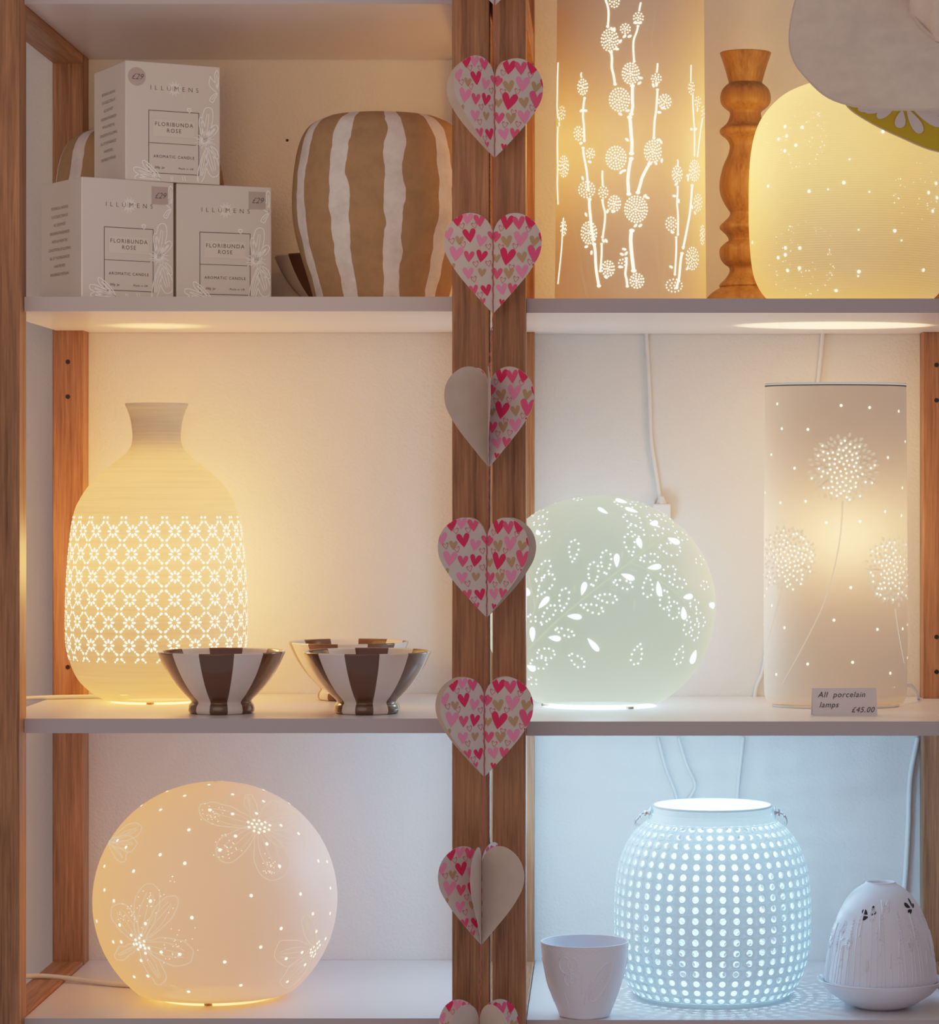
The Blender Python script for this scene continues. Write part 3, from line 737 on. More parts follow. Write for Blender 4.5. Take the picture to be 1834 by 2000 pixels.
# ---- round relief tea-light cup
L = Lathe(1142, .046, [(1838, 86), (1842, 85.5), (1870, 83), (1900, 77), (1930, 69), (1955, 60), (1975, 52), (1988, 48), (1992, 47)], SRB)
t = thing('tealight_cup', 'small open white porcelain cup with leaf relief, left of the glowing lantern', 'tea light holder', L.loc)
mb = MB(); p = L.prof; inner = [(max(.001, r - .0016), z) for r, z in p]
mb.lathe([(.001, .004)] + [(inner[-1][0] - .004, .004)] + inner[::-1] + [(p[0][0] - .0008, p[0][1] + .0006)] + [(r, max(z, .001)) for r, z in p] + [(p[-1][0] - .004, 0), (.001, 0)], 96)
sh = mb
mb = MB(); rr = random.Random(2)
def stroke(Lx, pts, r, seg=5): mb.tube([Lx.at(a, z, 0) for a, z in smooth_pts(pts, 4)], r, seg)
for side in (0, 2.1, 4.2):
    # butterfly: four wing outlines and a body
    for (da_, dz_, s_) in ((-.25, .012, 1.0), (.16, .014, .8), (-.2, -.006, .7), (.13, -.004, .6)):
        pts = [(side - .35 + da_ * s_ * .5 + .22 * s_ * cos(g) * .7, .046 + dz_ * .8 + .008 * s_ * sin(g)) for g in [2 * pi * k / 10 for k in range(11)]]
        stroke(L, pts, .0008)
    stroke(L, [(side - .37, .036), (side - .34, .046), (side - .32, .058)], .0009)
    # feather shaped leaf with dots
    ol = [(side + .15 + .55 * (.5 - .5 * cos(g)) + .09 * sin(g), .022 + .034 * (.5 - .5 * cos(g)) - .010 * sin(g)) for g in [2 * pi * k / 18 for k in range(19)]]
    stroke(L, ol, .0009)
    for k in range(9): L.disc(mb, side + .2 + .05 * k, .025 + .0031 * k, .0011, .0005, 7)
    for k in range(7):
        a = side - .1 + rr.uniform(-.5, .9); z = rr.uniform(.008, .03)
        stroke(L, [(a, z), (a + rr.uniform(-.1, .1), z + .012), (a + rr.uniform(-.15, .15), z + .02)], .0004)
for k in range(34):
    a = 2 * pi * k / 34; stroke(L, [(a, .0715), (a + .09, .0688), (a + .185, .0715)], .0004)
obj('cup_body', merged(sh, mb), ['bisque', 'relief'], t, smooth=True)

# ---- domed relief tea-light holder
L = Lathe(1720, .094, [(1722, 29), (1726, 32), (1738, 50), (1755, 66), (1775, 78), (1800, 89), (1830, 98), (1870, 105), (1905, 109), (1914, 109)], SRB)
t = thing('tealight_dome', 'white porcelain dome with raised meadow plants on a dish, right of the lantern', 'tea light holder', L.loc)
mb = MB(); p = L.prof
mb.lathe([(p[0][0] - .003, p[0][1] - .012), (p[0][0] - .0025, p[0][1] - .001), (p[0][0] - .001, p[0][1] + .0003)] + p, 96)
sh = mb
mb = MB(); rr = random.Random(8)
for k in range(64):
    a = 2 * pi * k / 64 + rr.uniform(-.03, .03); zlo = p[-1][1] + .002; h = rr.uniform(.022, .070)
    b = a + rr.uniform(-.06, .06)
    stroke(L, [(a, zlo), (a * .5 + b * .5 + .01, zlo + h * .5), (b, zlo + h)], .00045)
    ty = k % 4
    if ty == 0:
        for q in range(9):
            zz = zlo + h * (.6 + .05 * q)
            for sx in (-1, 1): stroke(L, [(b, zz), (b + sx * .045 * (1 - q / 14), zz + .0025)], .00055, 4)
    elif ty == 1 and h > .03:
        for q in range(14):
            g = 2 * pi * q / 14; stroke(L, [(b + .02 * cos(g), zlo + h + .0015 * sin(g)), (b + .085 * cos(g), zlo + h + .0065 * sin(g))], .0006, 4)
    elif ty == 2:
        for q in range(5): L.disc(mb, b + rr.uniform(-.05, .05), zlo + h + rr.uniform(-.008, .006), .0014, .0008, 6)
        stroke(L, [(b, zlo + h * .4), (b + .07, zlo + h * .62)], .0004, 4)
    else:
        stroke(L, [(b - .01, zlo + h * .7), (b, zlo + h), (b + .01, zlo + h + .006)], .0008, 5)
for sx in (-1, 1):
    for g0, s_ in ((.0, 1), (.9, .7)):
        stroke(L, [(.03 + sx * .02, .107), (.03 + sx * .10 * s_, .112 - .006 * g0), (.03 + sx * .07, .105 - .004 * g0), (.03, .106)], .0008)
rel = mb
mb = MB()
for (ph0, z0_) in ((-.37, .0985), (.85, .104)):
    for (x0_, z_, x1_, z1_, w) in ((-.002, 0, -.0085, .004, .005), (-.001, -.002, -.0075, -.0045, .0042), (.0012, 0, .0035, .0085, .003), (.0015, -.001, .0065, .003, .0025)):
        R_ = L.R(z0_)
        mb.poly([L.at(ph0 + x / R_, z0_ + z, .0003) for x, z in drop2d((x1_, z1_), (x0_, z_), w, 12)])
obj('dome', merged(sh, rel, mb), ['bisque', 'relief', 'dark'], t, smooth=True)
mb = MB(); zr = p[-1][1]; rs = 124 * L.D / F
mb.lathe([(.001, .004), (.035, .006), (p[-1][0] - .003, zr - .004), (p[-1][0] + .003, zr - .0005), (rs - .001, zr + .0022), (rs, zr + .0014), (rs - .003, zr - .002), (rs * .80, zr * .55), (rs * .55, zr * .16), (.0265, .0015), (.0245, 0), (.001, 0)], 96)
obj('dish', mb, 'bisque_smooth', t, smooth=True)

# ================================================================ BOWLS, PLANTERS, CANDLESTICK
def bowl_mesh():
    mb = MB(); H = .0625
    out = [(.0300, 0), (.0325, .0012), (.0335, .004), (.0325, .0085), (.0305, .0115), (.0322, .0145), (.038, .020), (.0455, .0285), (.053, .039), (.0588, .049), (.0632, .0585), (.0645, .0615)]
    inn = [(.0638, .0628), (.0622, .0618), (.0600, .0570), (.054, .044), (.046, .032), (.036, .021), (.022, .0145), (.001, .013)]
    mb.lathe([(.001, .002), (.027, .002), (.0285, 0)] + smooth_pts(out, 4) + smooth_pts(inn, 3), 96)
    return mb
g = 'striped footed bowls on the middle shelf'
b0 = tag(obj('striped_bowl', bowl_mesh(), 'bowl', loc=(PX(432.5, .098), .098, SL3), rz=radians(3), smooth=True),
         'brown and white striped footed bowl in front of the daisy vase lamp', 'bowl', g)
dup(b0, (PX(717, .096), .096, SL3), 0, 'brown and white striped footed bowl nearest the garland, at the shelf front', g)
dup(b0, (PX(681, .290), .290, SL3), radians(-21), 'brown and white striped bowl against the wall, half hidden behind another bowl', g)
dup(b0, (PX(653, .305), .305, SL2), radians(32), 'striped bowl in shadow on the upper shelf, behind the large striped planter', None)
for o in bpy.data.objects:
    if o.get('label', '').startswith('striped bowl in shadow') and 'group' in o: del o['group']
def planter(cx, Y, hw, zb, label, rz, top=217):
    D = DF + Y; k = hw / 176
    ol = [(222, 70), (223, 103), (228, 118), (238, 137), (255, 152), (285, 164), (330, 172), (390, 176), (440, 173), (490, 162), (535, 149), (570, 139), (597, 132)]
    s = k * D / F; z0 = 600
    pr = smooth_pts([(h * s, (z0 - py) * s) for py, h in ol], 5)
    # rescale heights so the top of the pot meets its elevation
    Htop = (VY - top) * (D - .05) / F - zb; zz = pr[0][1]
    pr = [(r, z * Htop / zz) for r, z in pr]
    mb = MB(); inn = [(r - .006, z) for r, z in pr if r > .05]
    mb.lathe([(.002, .008)] + [(inn[-1][0] - .01, .008)] + inn[::-1] + [(pr[0][0] - .006, pr[0][1] - .004)] + [(pr[0][0] - .004, pr[0][1] + .0003)] + pr + [(pr[-1][0] - .006, 0), (.002, 0)], 128)
    return tag(obj('striped_planter', mb, 'planter', loc=(PX(cx, Y), Y, zb), rz=rz, smooth=True), label, 'planter')
planter(747, .14, 176, SL2, 'large clay planter with wavy white stripes, standing beside the wooden post', 0)
planter(274, .283, 166, SL2, 'striped clay planter mostly hidden behind the stack of candle boxes', radians(18), top=246)
# turned candlestick
cs = [(104, 38), (103.5, 48.5), (106, 49.5), (125, 43), (145, 37), (160, 33), (163, 33), (166, 37), (176, 46), (191, 49.5), (204, 47), (213, 38), (219, 31), (228, 31), (240, 36), (248, 44), (252, 49), (257, 50.5), (263, 48), (271, 38), (280, 32), (290, 31), (305, 35), (320, 42), (340, 48), (363, 51), (383, 48), (398, 41), (409, 34), (416, 30), (424, 33), (434, 43), (440, 49), (446, 50.5), (452, 45), (460, 37), (469, 33), (474, 39), (484, 49), (495, 51), (507, 48), (516, 41), (523, 32), (533, 32), (545, 40), (555, 50), (560, 51), (562, 50), (568, 60), (575, 69), (583, 76), (592, 79), (612, 79)]
L = Lathe(1456, .30, cs, SR2, n=3)
pr = [(.001, L.prof[0][1] - .02), (.014, L.prof[0][1] - .02), (.0145, L.prof[0][1] - .001)] + [(r, max(z, 0)) for r, z in L.prof] + [(.001, 0)]
mb = MB(); mb.lathe(pr, 72)
tag(obj('candlestick', mb, 'turned', loc=L.loc, smooth=True), 'turned brown wooden candlestick standing between the two lamps on the upper right shelf', 'candlestick')

# ================================================================ CANDLE BOXES
W, H = .100, .1195
def candle_box(label, loc, th, sticker):
    """loc = lower front-left corner; the box turns by th about the vertical"""
    c = Vector(loc) + Vector((cos(th) * W / 2 - sin(th) * W / 2, sin(th) * W / 2 + cos(th) * W / 2, 0))
    t = thing('candle_box', label, 'box', c, th, 'boxed candles on the upper shelf')
    mb = MB(); mb.box(-W / 2, W / 2, -W / 2, W / 2, 0, H)
    o = obj('carton', mb, 'box_card', t, bevel=.0009)
    fr = lambda u, v, d=.0003: (u - W / 2, -W / 2 - d, v)
    sd = lambda u, v, d=.0003: (-W / 2 - d, W / 2 - u, v)
    mb = MB()
    for (u0, u1, v0, v1) in ((.0240, .0775, .0082, .0088), (.0240, .0775, .0383, .0388), (.0240, .0775, .0708, .0714), (.0240, .0246, .0082, .0714), (.0769, .0775, .0082, .0714)):
        mb.poly([fr(u0, v0), fr(u1, v0), fr(u1, v1), fr(u0, v1)])
    add_text(mb, [('ILLUMENS', .0066, .0513, .0918, 'CENTER', 1.95, 0, -.0001), ('FLORIBUNDA', .0056, .0508, .0560, 'CENTER', 1.25, 0, 0),
                  ('ROSE', .0056, .0508, .0498, 'CENTER', 1.25, 0, 0), ('AROMATIC CANDLE', .0040, .0508, .0240, 'CENTER', 1.22, 0, 0),
                  ('200g  Jar', .0031, .0300, .0132, 'LEFT', 1.0, .2, 0), ('Made in UK', .0028, .0715, .0132, 'RIGHT', 1.2, .1, 0)], fr)
    obj('printed_label', mb, 'ink', o)
    mb = MB(); mb.poly([fr(.029, .0455, .0002), fr(.0725, .0455, .0002), fr(.0725, .0625, .0002), fr(.029, .0625, .0002)])
    obj('label_patch', mb, 'label_patch', o)
    mb = MB()
    lines = ['BOTANICAL ARCHIVE', 'IS A COLLECTION OF', 'ALL OUR MOST', 'ENDURING FRAGRANCES', 'WITH US FROM THE', 'CONCEPTION OF ILLUMENS,', 'ALL OF THE FRAGRANCES', 'HAVE PROVED', 'ENDURINGLY POPULAR.']
    add_text(mb, [(s, .0042, .047, .0915 - .0083 * i, 'CENTER', 1.0, 0, 0) for i, s in enumerate(lines)], sd)
    obj('side_text', mb, 'ink_soft', o)
    # foil drawing
    mb = MB()
    def cc(x, y): return ((x - 743) / 575 * .1, (1 - (y - 360 - (x - 743) * .063) / 690) * H)
    fn = lambda x, y: fr(min(.0985, cc(x, y)[0]), max(.0012, cc(x, y)[1]), .00035)
    wl = 5.5; rr = random.Random(6)
    def petal(c, tip, w, veins=2):
        w *= .72; add_ribbon(mb, [(x + rr.uniform(-3, 3), y + rr.uniform(-3, 3)) for x, y in petal2d(c, tip, w, 14)], wl, fn, 0, 2)
        for q in range(veins):
            s_ = (q - (veins - 1) / 2) * .22; dx, dy = tip[0] - c[0], tip[1] - c[1]
            add_ribbon(mb, [(c[0] + dx * k - dy * s_ * sin(pi * k) * w / 190, c[1] + dy * k + dx * s_ * sin(pi * k) * w / 190) for k in (.1, .45, .8)], 4.5, fn, 0, 4)
    C = (1222, 828)
    petal(C, (1248, 632), 105); petal(C, (1300, 740), 60, 3); petal(C, (1196, 690), 50, 1)
    petal((1240, 860), (1190, 1075), 70, 3); petal((1240, 860), (1290, 1040), 110, 3); petal((1250, 850), (1304, 930), 50, 1)
    for k in range(30):
        a = 2 * pi * k / 30; r1 = 26 + 34 * ((k * 7) % 5) / 5
        x1 = min(1308, C[0] + r1 * cos(a) * 1.3); add_ribbon(mb, [(C[0] + 8 * cos(a), C[1] + 8 * sin(a)), (x1, C[1] + r1 * sin(a))], 3.5, fn)
    petal((1300, 545), (1258, 600), 40, 1); add_ribbon(mb, [(1300, 545), (1292, 500), (1268, 470), (1255, 450)], wl, fn)
    add_ribbon(mb, [(1255, 450), (1250, 500), (1275, 530), (1300, 545)], wl, fn); petal((1300, 540), (1296, 415), 36, 1)
    C = (955, 1050)
    for tip, w in (((790, 985), 60), ((795, 1035), 55), ((845, 940), 50)): petal(C, tip, w, 2)
    for x in (1015, 1025, 1085, 1100, 1180): add_ribbon(mb, [(x, 1035), (x + 5, 1062)], 4, fn)
    petal((1128, 662), (1126, 640), 30, 0)
    # sunburst emblem
    E = (1037, 525)
    for k in range(24):
        a = 2 * pi * k / 24; r1, r2 = (18, 44) if k % 2 else (18, 34)
        add_ribbon(mb, [(E[0] + r1 * cos(a), E[1] + r1 * sin(a)), (E[0] + r2 * cos(a), E[1] + r2 * sin(a))], 3.5, lambda x, y: fr(*cc(x, y), .00025))
    obj('foil_flowers', mb, 'silver', o)
    mb = MB()
    if sticker == 'round':
        cu, cv = .0118, .1040; pts = [(cu + .0090 * cos(a), cv + .0090 * sin(a)) for a in [2 * pi * k / 32 for k in range(32)]]
    else:
        cu, cv = .0845, .1055; h = .0088; pts = [(cu - h, cv - h), (cu + h - .001, cv - h), (cu + h, cv - h + .001), (cu + h, cv + h), (cu - h, cv + h)]
    mb.add([fr(u, v, .0005) for u, v in pts] + [fr(u, v, .0002) for u, v in pts], [tuple(range(len(pts)))] + [(k, (k + 1) % len(pts), len(pts) + (k + 1) % len(pts), len(pts) + k) for k in range(len(pts))])
    s = obj('price_sticker', mb, 'sticker', o)
    mb = MB(); add_text(mb, [('£29', .0082, cu, cv - .0028, 'CENTER', .95, .35, -.00012)], lambda u, v: fr(u, v, .0008)); obj('price_writing', mb, 'pen', s)
    return t
Y1 = .032; Y2 = .092; Y3 = .062
candle_box('candle box at lower left of the stack, square price sticker, printed side panel showing', (PX(159, Y1), Y1, SL2), radians(34), 'square')
candle_box('candle box at lower right of the stack, beside the large striped planter', (PX(344.5, Y2), Y2, SL2), radians(24), 'square')
candle_box('topmost candle box of the stack, with a round price sticker', (PX(245, Y3), Y3, SL2 + H + .0001), radians(28), 'round')

# ================================================================ PRICE CARD
Yc = .095; wC = .0655; hC = .0275
t = thing('price_card', 'small folded white card with handwritten price standing in front of the dandelion lamp', 'sign', (PX(1651, Yc), Yc, SR3), radians(3))
mb = MB(); ln = .008
fc = lambda u, v, d=0: (u - wC / 2, v / hC * ln - d, v)
th_ = .0004
mb.add([fc(0, 0), fc(wC, 0), fc(wC, hC), fc(0, hC), (wC / 2, 2 * ln + .002, 0), (-wC / 2, 2 * ln + .002, 0), fc(0, 0, -th_), fc(wC, 0, -th_), fc(wC, hC - .0006, -th_), fc(0, hC - .0006, -th_), (wC / 2, 2 * ln + .002 - th_, 0), (-wC / 2, 2 * ln + .002 - th_, 0)],
       [(0, 1, 2, 3), (3, 2, 4, 5), (7, 6, 9, 8), (8, 9, 11, 10)])
o = obj('folded_card', mb, 'card', t)
mb = MB(); add_text(mb, [('All  porcelain', .0078, .0055, .0185, 'LEFT', 1.12, .3, 0), ('lamps', .0078, .0065, .0085, 'LEFT', 1.1, .3, 0), ('£45.00', .0076, .0620, .0035, 'RIGHT', 1.12, .35, 0)], lambda u, v: fc(u, v, .0004))
obj('handwriting', mb, 'pen', o)

# ================================================================ HEART GARLAND
GY = -.05; Hh = 195 * (DF + GY) / F
def half_heart(n=22):
    """outline of the right half, x from the spine, y down from the top, unit = heart height"""
    pts = [(0, .185)]
    key = [(0, .185), (.04, .095), (.11, .03), (.20, .0), (.30, .012), (.40, .075), (.465, .165), (.492, .28), (.475, .40), (.42, .51), (.33, .64), (.20, .79), (.08, .92), (0, 1.0)]
    return smooth_pts(key, 3)
def clip(poly, conv):
    """Sutherland-Hodgman against a convex polygon"""
    out = poly
    area = sum(conv[i][0] * conv[(i + 1) % len(conv)][1] - conv[(i + 1) % len(conv)][0] * conv[i][1] for i in range(len(conv)))
    sgn = 1 if area > 0 else -1
    for i in range(len(conv)):
        a, b = conv[i], conv[(i + 1) % len(conv)]
        if math.dist(a, b) < 1e-9: continue
        def side(p): return sgn * ((b[0] - a[0]) * (p[1] - a[1]) - (b[1] - a[1]) * (p[0] - a[0]))
        res = []
        for j in range(len(out)):
            p, q = out[j], out[(j + 1) % len(out)]; sp, sq = side(p), side(q)
            if sp >= 0: res.append(p)
            if (sp > 0 > sq) or (sp < 0 < sq):
                k = sp / (sp - sq); res.append((p[0] + (q[0] - p[0]) * k, p[1] + (q[1] - p[1]) * k))
        out = res
        if len(out) < 3: return []
    return out
HK = [(0, -.13), (.11, -.40), (.29, -.52), (.47, -.40), (.46, -.18), (.27, .17), (0, .52)]
HK = smooth_pts(HK, 3); HK = HK + [(-x, y) for x, y in HK[-2:0:-1]]
def little(cx, cy, s, rot=0, n=18):
    step = max(1, len(HK) // n)
    return [(cx + (x * cos(rot) - y * sin(rot)) * s, cy + (x * sin(rot) + y * cos(rot)) * s) for x, y in HK[::step]]
HP_L = [(1197, 1320, 70, 1), (1258, 1310, 66, 3), (1330, 1320, 70, 2), (1270, 1410, 80, 1), (1340, 1440, 66, 3), (1140, 1400, 70, 3), (1410, 1410, 60, 2), (1190, 1520, 84, 3), (1267, 1535, 64, 2), (1342, 1532, 70, 1), (1262, 1635, 66, 3), (1345, 1630, 50, 4), (1295, 1735, 58, 2), (1372, 1735, 66, 1), (1210, 1440, 50, 4), (1165, 1600, 45, 4), (1350, 1800, 36, 2)]
HP_R = [(1495, 1330, 84, 1), (1567, 1335, 76, 2), (1640, 1330, 80, 1), (1428, 1420, 56, 2), (1495, 1445, 68, 4), (1578, 1430, 86, 3), (1660, 1445, 62, 4), (1497, 1535, 98, 1), (1587, 1540, 62, 4), (1665, 1520, 98, 2), (1432, 1545, 50, 4), (1435, 1635, 66, 2), (1507, 1635, 64, 4), (1587, 1625, 78, 3), (1465, 1730, 66, 3), (1527, 1725, 58, 2), (1463, 1805, 34, 1), (1708, 1420, 50, 1), (1665, 1592, 30, 1)]
HO = [(1165, 1445), (1225, 1355), (1300, 1350), (1232, 1465), (1385, 1475), (1308, 1580), (1385, 1575), (1395, 1670), (1297, 1670), (1335, 1765), (1400, 1770), (1460, 1365), (1625, 1375), (1545, 1475), (1457, 1478), (1635, 1570), (1522, 1600), (1550, 1670), (1470, 1675), (1425, 1765)]
def heart(parent, sx, ytop, leaves, tilt=0):
    """leaves: (direction in degrees, 0 = right, 180 = left, -90 = toward the viewer; print side: 'v' faces viewer, 'b' away; half used)"""
    spz = PZ(ytop, GY)
    loc = (PX(sx, GY) - parent.location.x, GY - parent.location.y, spz - Hh - parent.location.z)
    sp = MB(); sp.tube([(0, -.0004, Hh * .815), (0, -.0004, 0)], .0005, 6)
    root = obj('paper_heart', sp, 'twine', parent, loc=loc)
    root.rotation_euler = (0, radians(tilt), 0)
    oln = half_heart()
    for (ang_, pr_, pat) in leaves:
        a = radians(ang_); d = Vector((cos(a), sin(a), 0)); nrm = Vector((-sin(a), cos(a), 0))
        if nrm.y > 0 or (abs(nrm.y) < 1e-3 and nrm.x < 0): nrm = -nrm          # nrm faces the viewer
        bend = .003
        def P3(x, y, off):   # x,y in heart units
            q = d * (x * Hh + .0002) + Vector((0, 0, Hh * (1 - y)))
            return q + nrm * (off + bend * sin(pi * min(1, x / .49)) * .5)
        mb = MB(); n = len(oln)
        cen = [(x * .5 + .10, y * .6 + .17) for x, y in oln]
        rings = []
        for sc in (1, .75, .45, .15):
            rings.append([((x - .2) * sc + .2, (y - .4) * sc + .4) for x, y in oln])
        for off, flip in ((.00025, False), (-.00025, True)):
            vs = []; fs = []
            for rg in rings: vs += [P3(x, y, off) for x, y in rg]
            for j in range(3):
                for k in range(n):
                    k2 = (k + 1) % n; f = (j * n + k, j * n + k2, (j + 1) * n + k2, (j + 1) * n + k)
                    fs.append(f[::-1] if flip else f)
            fs.append(tuple(3 * n + k for k in range(n)))
            printed_side = (pr_ == 'v') != flip
            mb.add(vs, fs, 1 if printed_side else 0)
        rim = [P3(x, y, .00025) for x, y in oln] + [P3(x, y, -.00025) for x, y in oln]
        mb.add(rim, [(k, (k + 1) % n, n + (k + 1) % n, n + k) for k in range(n)], 1)
        s = 1 if pr_ == 'v' else -1
        def emit(pl, mi, lift):
            c = clip(pl, oln)
            if len(c) >= 3: mb.poly([P3(x, y, s * (.0004 + lift)) for x, y in c], mi)
        src = HP_L if pat == 'L' else HP_R; sg = -1 if pat == 'L' else 1
        for (x, y, sz, ci) in HP_L + HP_R:
            ux = sg * (x - 1411) / 596; uy = (y - 1275) / 596
            if ux < -.09: continue
            emit(little(ux, uy, sz / 596 * 1.02, ((x * 3 + y) % 7 - 3) * .06), 1 + ci, .00004 * (ci % 3))
        for (x, y) in HO:
            ux = sg * (x - 1411) / 596; uy = (y - 1275) / 596
            if ux < .03 or ux > .45: continue
            o1 = little(ux, uy, .062, .2, 99); o2_ = little(ux, uy + .001, .046, .2, 99)
            for k in range(len(o1)):
                k2 = (k + 1) % len(o1); emit([o1[k], o1[k2], o2_[k2], o2_[k]], 6, .0001)
        lf = obj('paper_leaf', mb, ['paper_plain', 'paper_white', 'h_red', 'h_med', 'h_lt', 'h_tan', 'h_line'], root)
    return root
GX = PX(957, GY)
t = thing('heart_garland', 'hanging string of paper hearts printed with pink hearts, before the middle posts', 'garland', (GX, GY, PZ(2100, GY)))
hearts = [(966, -184, [(15, 'v', 'R'), (-170, 'v', 'L')]),
          (966, 113, [(12, 'v', 'R'), (-142, 'v', 'L'), (168, 'b', 'L'), (60, 'b', 'R')]),
          (963, 417, [(-8, 'v', 'R'), (-172, 'v', 'L'), (150, 'b', 'L'), (30, 'b', 'R')]),
          (955, 717, [(-22, 'v', 'R'), (-86, 'b', 'R'), (-152, 'b', 'L'), (120, 'v', 'L')]),
          (951, 1011, [(-30, 'v', 'R'), (-172, 'v', 'L'), (3, 'b', 'R'), (140, 'b', 'L')]),
          (946, 1322, [(-5, 'v', 'R'), (-150, 'v', 'L'), (176, 'b', 'L'), (32, 'b', 'R')]),
          (940, 1650, [(-28, 'b', 'R'), (-100, 'b', 'L'), (-148, 'v', 'L'), (65, 'v', 'R')]),
          (936, 1956, [(-50, 'b', 'R'), (-128, 'b', 'L'), (38, 'v', 'R'), (148, 'v', 'L')])]
ends = []
for sx, yt, lv in hearts:
    heart(t, sx, yt, lv); ends.append((sx, yt))
mb = MB(); pts = []
for sx, yt in ends:
    for yy in (yt + 36, yt + 190): pts.append((PX(sx, GY) - GX, 0, PZ(yy, GY) - t.location.z))
rr = random.Random(4)
seg = []
for a, b in zip(pts, pts[1:]):
    for k in range(24):
        u = k / 24; env = sin(pi * u)
        seg.append((a[0] + (b[0] - a[0]) * u + env * .0010 * sin(k * 1.7), -.0008, a[2] + (b[2] - a[2]) * u))
mb.tube(seg, .0005, 5)
obj('thread', mb, 'twine', t)

# ================================================================ HAT
HY = -.10
def hp(px, py, Y): return Vector((PX(px, Y), Y, PZ(py, Y)))
# brim: outer rim all the way round, inner rim at the crown
outer = [(1640, -150, -.10), (1590, -90, -.11), (1560, -20, -.12), (1543, 60, -.13), (1548, 112, -.145), (1575, 152, -.16), (1618, 190, -.18), (1680, 209, -.195), (1760, 214, -.20), (1850, 210, -.205), (1960, 185, -.20), (2080, 110, -.17), (2140, 10, -.12),
         (2120, 130, -.05), (2040, 240, -.02), (1930, 300, -.012), (1834, 296, -.010), (1760, 268, -.012), (1690, 233, -.02), (1650, 200, -.035), (1632, 140, -.05), (1630, 50, -.06), (1645, -60, -.075)]
inner = []
no = len(outer)
for k in range(no):
    a = 2 * pi * k / no - .5
    inner.append((1890 - 115 * cos(a), -10 + 105 * max(-.35, sin(a)) * (1 if a < pi else .9), -.11 - .055 * sin(a)))
O3 = [hp(*p) for p in outer]; I3 = [hp(*p) for p in inner]
cpt = hp(1890, -40, -.11)
base = (cpt.x, cpt.y, cpt.z)
t = thing('sun_hat', 'beige wide-brimmed hat with yellow daisy lining, hanging over the ribbed lamp', 'hat', base)
def closed_s(P, n=5):
    Q = [P[-1]] + P + [P[0], P[1]]; out = []
    for i in range(1, len(Q) - 2):
        for k in range(n):
            u = k / n; a, b, c, e = Q[i - 1], Q[i], Q[i + 1], Q[i + 2]
            out.append(.5 * (2 * b + (c - a) * u + (2 * a - 5 * b + 4 * c - e) * u * u + (3 * b - a - 3 * c + e) * u ** 3))
    return out
Os = closed_s(O3); Is = closed_s(I3); n = len(Os); cv = Vector(base)
def brim(off, up):
    mb = MB(); R_ = 10
    for j in range(R_ + 1):
        u = j / R_
        for k in range(n):
            p = Is[k].lerp(Os[k], u)
            rad = (Os[k] - Is[k]).normalized()
            p = p + Vector((0, 0, .016 * sin(pi * u) * (.5 if Os[k].y < -.09 else .2)))
            # outward: away from the hat's axis (front half toward viewer, back half away)
            fy = (Os[k].y - (-.085)); dv = Vector((0, 1 if fy > 0 else -1, .25)).normalized()
            w = min(1, abs(fy) / .03)
            p = p + dv * off * w + Vector((-1 if Os[k].x < cv.x else 1, 0, 0)) * off * (1 - w)
            mb.v.append(tuple(p - cv))
    for j in range(R_):
        for k in range(n):
            k2 = (k + 1) % n; mb.f.append((j * n + k, j * n + k2, (j + 1) * n + k2, (j + 1) * n + k)); mb.m.append(0)
    return mb
obj('brim', brim(.0009, 1), 'hat', t, smooth=True)
lin = obj('brim_lining', brim(-.0009, 0), 'lining', t, smooth=True)
mb = MB(); mb.tube([p - cv for p in Os], .0011, 6, closed=True); obj('brim_seam', mb, 'hat_edge', t, smooth=True)
# crown: soft gathered dome rising out of the frame
mb = MB(); R_ = 10
for j in range(R_ + 1):
    u = j / R_
    for k in range(n):
        a = 2 * pi * k / n; p = Is[k] - cv
        fold = 1 + .05 * sin(a * 9) * (1 - u)
        s_ = cos(u * pi / 2 * .97) ** .55 * fold
        q = Vector((p.x * s_, p.y * s_, p.z * (1 - u * .2) + .12 * sin(u * pi / 2)))
        mb.v.append(tuple(q))
for j in range(R_):
    for k in range(n):
        k2 = (k + 1) % n; mb.f.append((j * n + k, j * n + k2, (j + 1) * n + k2, (j + 1) * n + k)); mb.m.append(0)
mb.f.append(tuple(R_ * n + k for k in range(n))); mb.m.append(0)
obj('crown', mb, 'hat', t, smooth=True)
mb = MB(); mb.tube([(Is[k] - cv) * 1.01 + Vector((0, 0, .002)) for k in range(n)], .0022, 6, closed=True); obj('hat_band', mb, 'hat_edge', t, smooth=True)
# daisy petals printed on the visible lining
mb = MB()
from mathutils.bvhtree import BVHTree
bm_ = BVHTree.FromPolygons([Vector(v.co) for v in lin.data.vertices], [tuple(p.vertices) for p in lin.data.polygons])
cam_o = Vector((0, -DF, 0)) - cv
def on_lin(px, py):
    d = (hp(px, py, -.02) - cv - cam_o).normalized()
    best = None; o_ = cam_o; tot = None
    for _ in range(4):
        h = bm_.ray_cast(o_, d)
        if h[0] is None: break
        best = h[0]; o_ = h[0] + d * .001
    return (best - d * .0012) if best is not None else None
for (rx_, ry_, tx_, ty_, w) in ((1705, 217, 1675, 212, 12), (1742, 216, 1712, 228, 18), (1762, 216, 1756, 250, 24), (1772, 214, 1800, 260, 24), (1780, 208, 1842, 245, 26), (1800, 205, 1850, 222, 22), (1735, 214, 1690, 219, 10)):
    pl = [on_lin(x, y) for x, y in petal2d((rx_, ry_), (tx_, ty_), w, 16)[:-1]]
    if all(p is not None for p in pl): mb.poly(pl)
obj('daisy_print', mb, 'petal', lin)

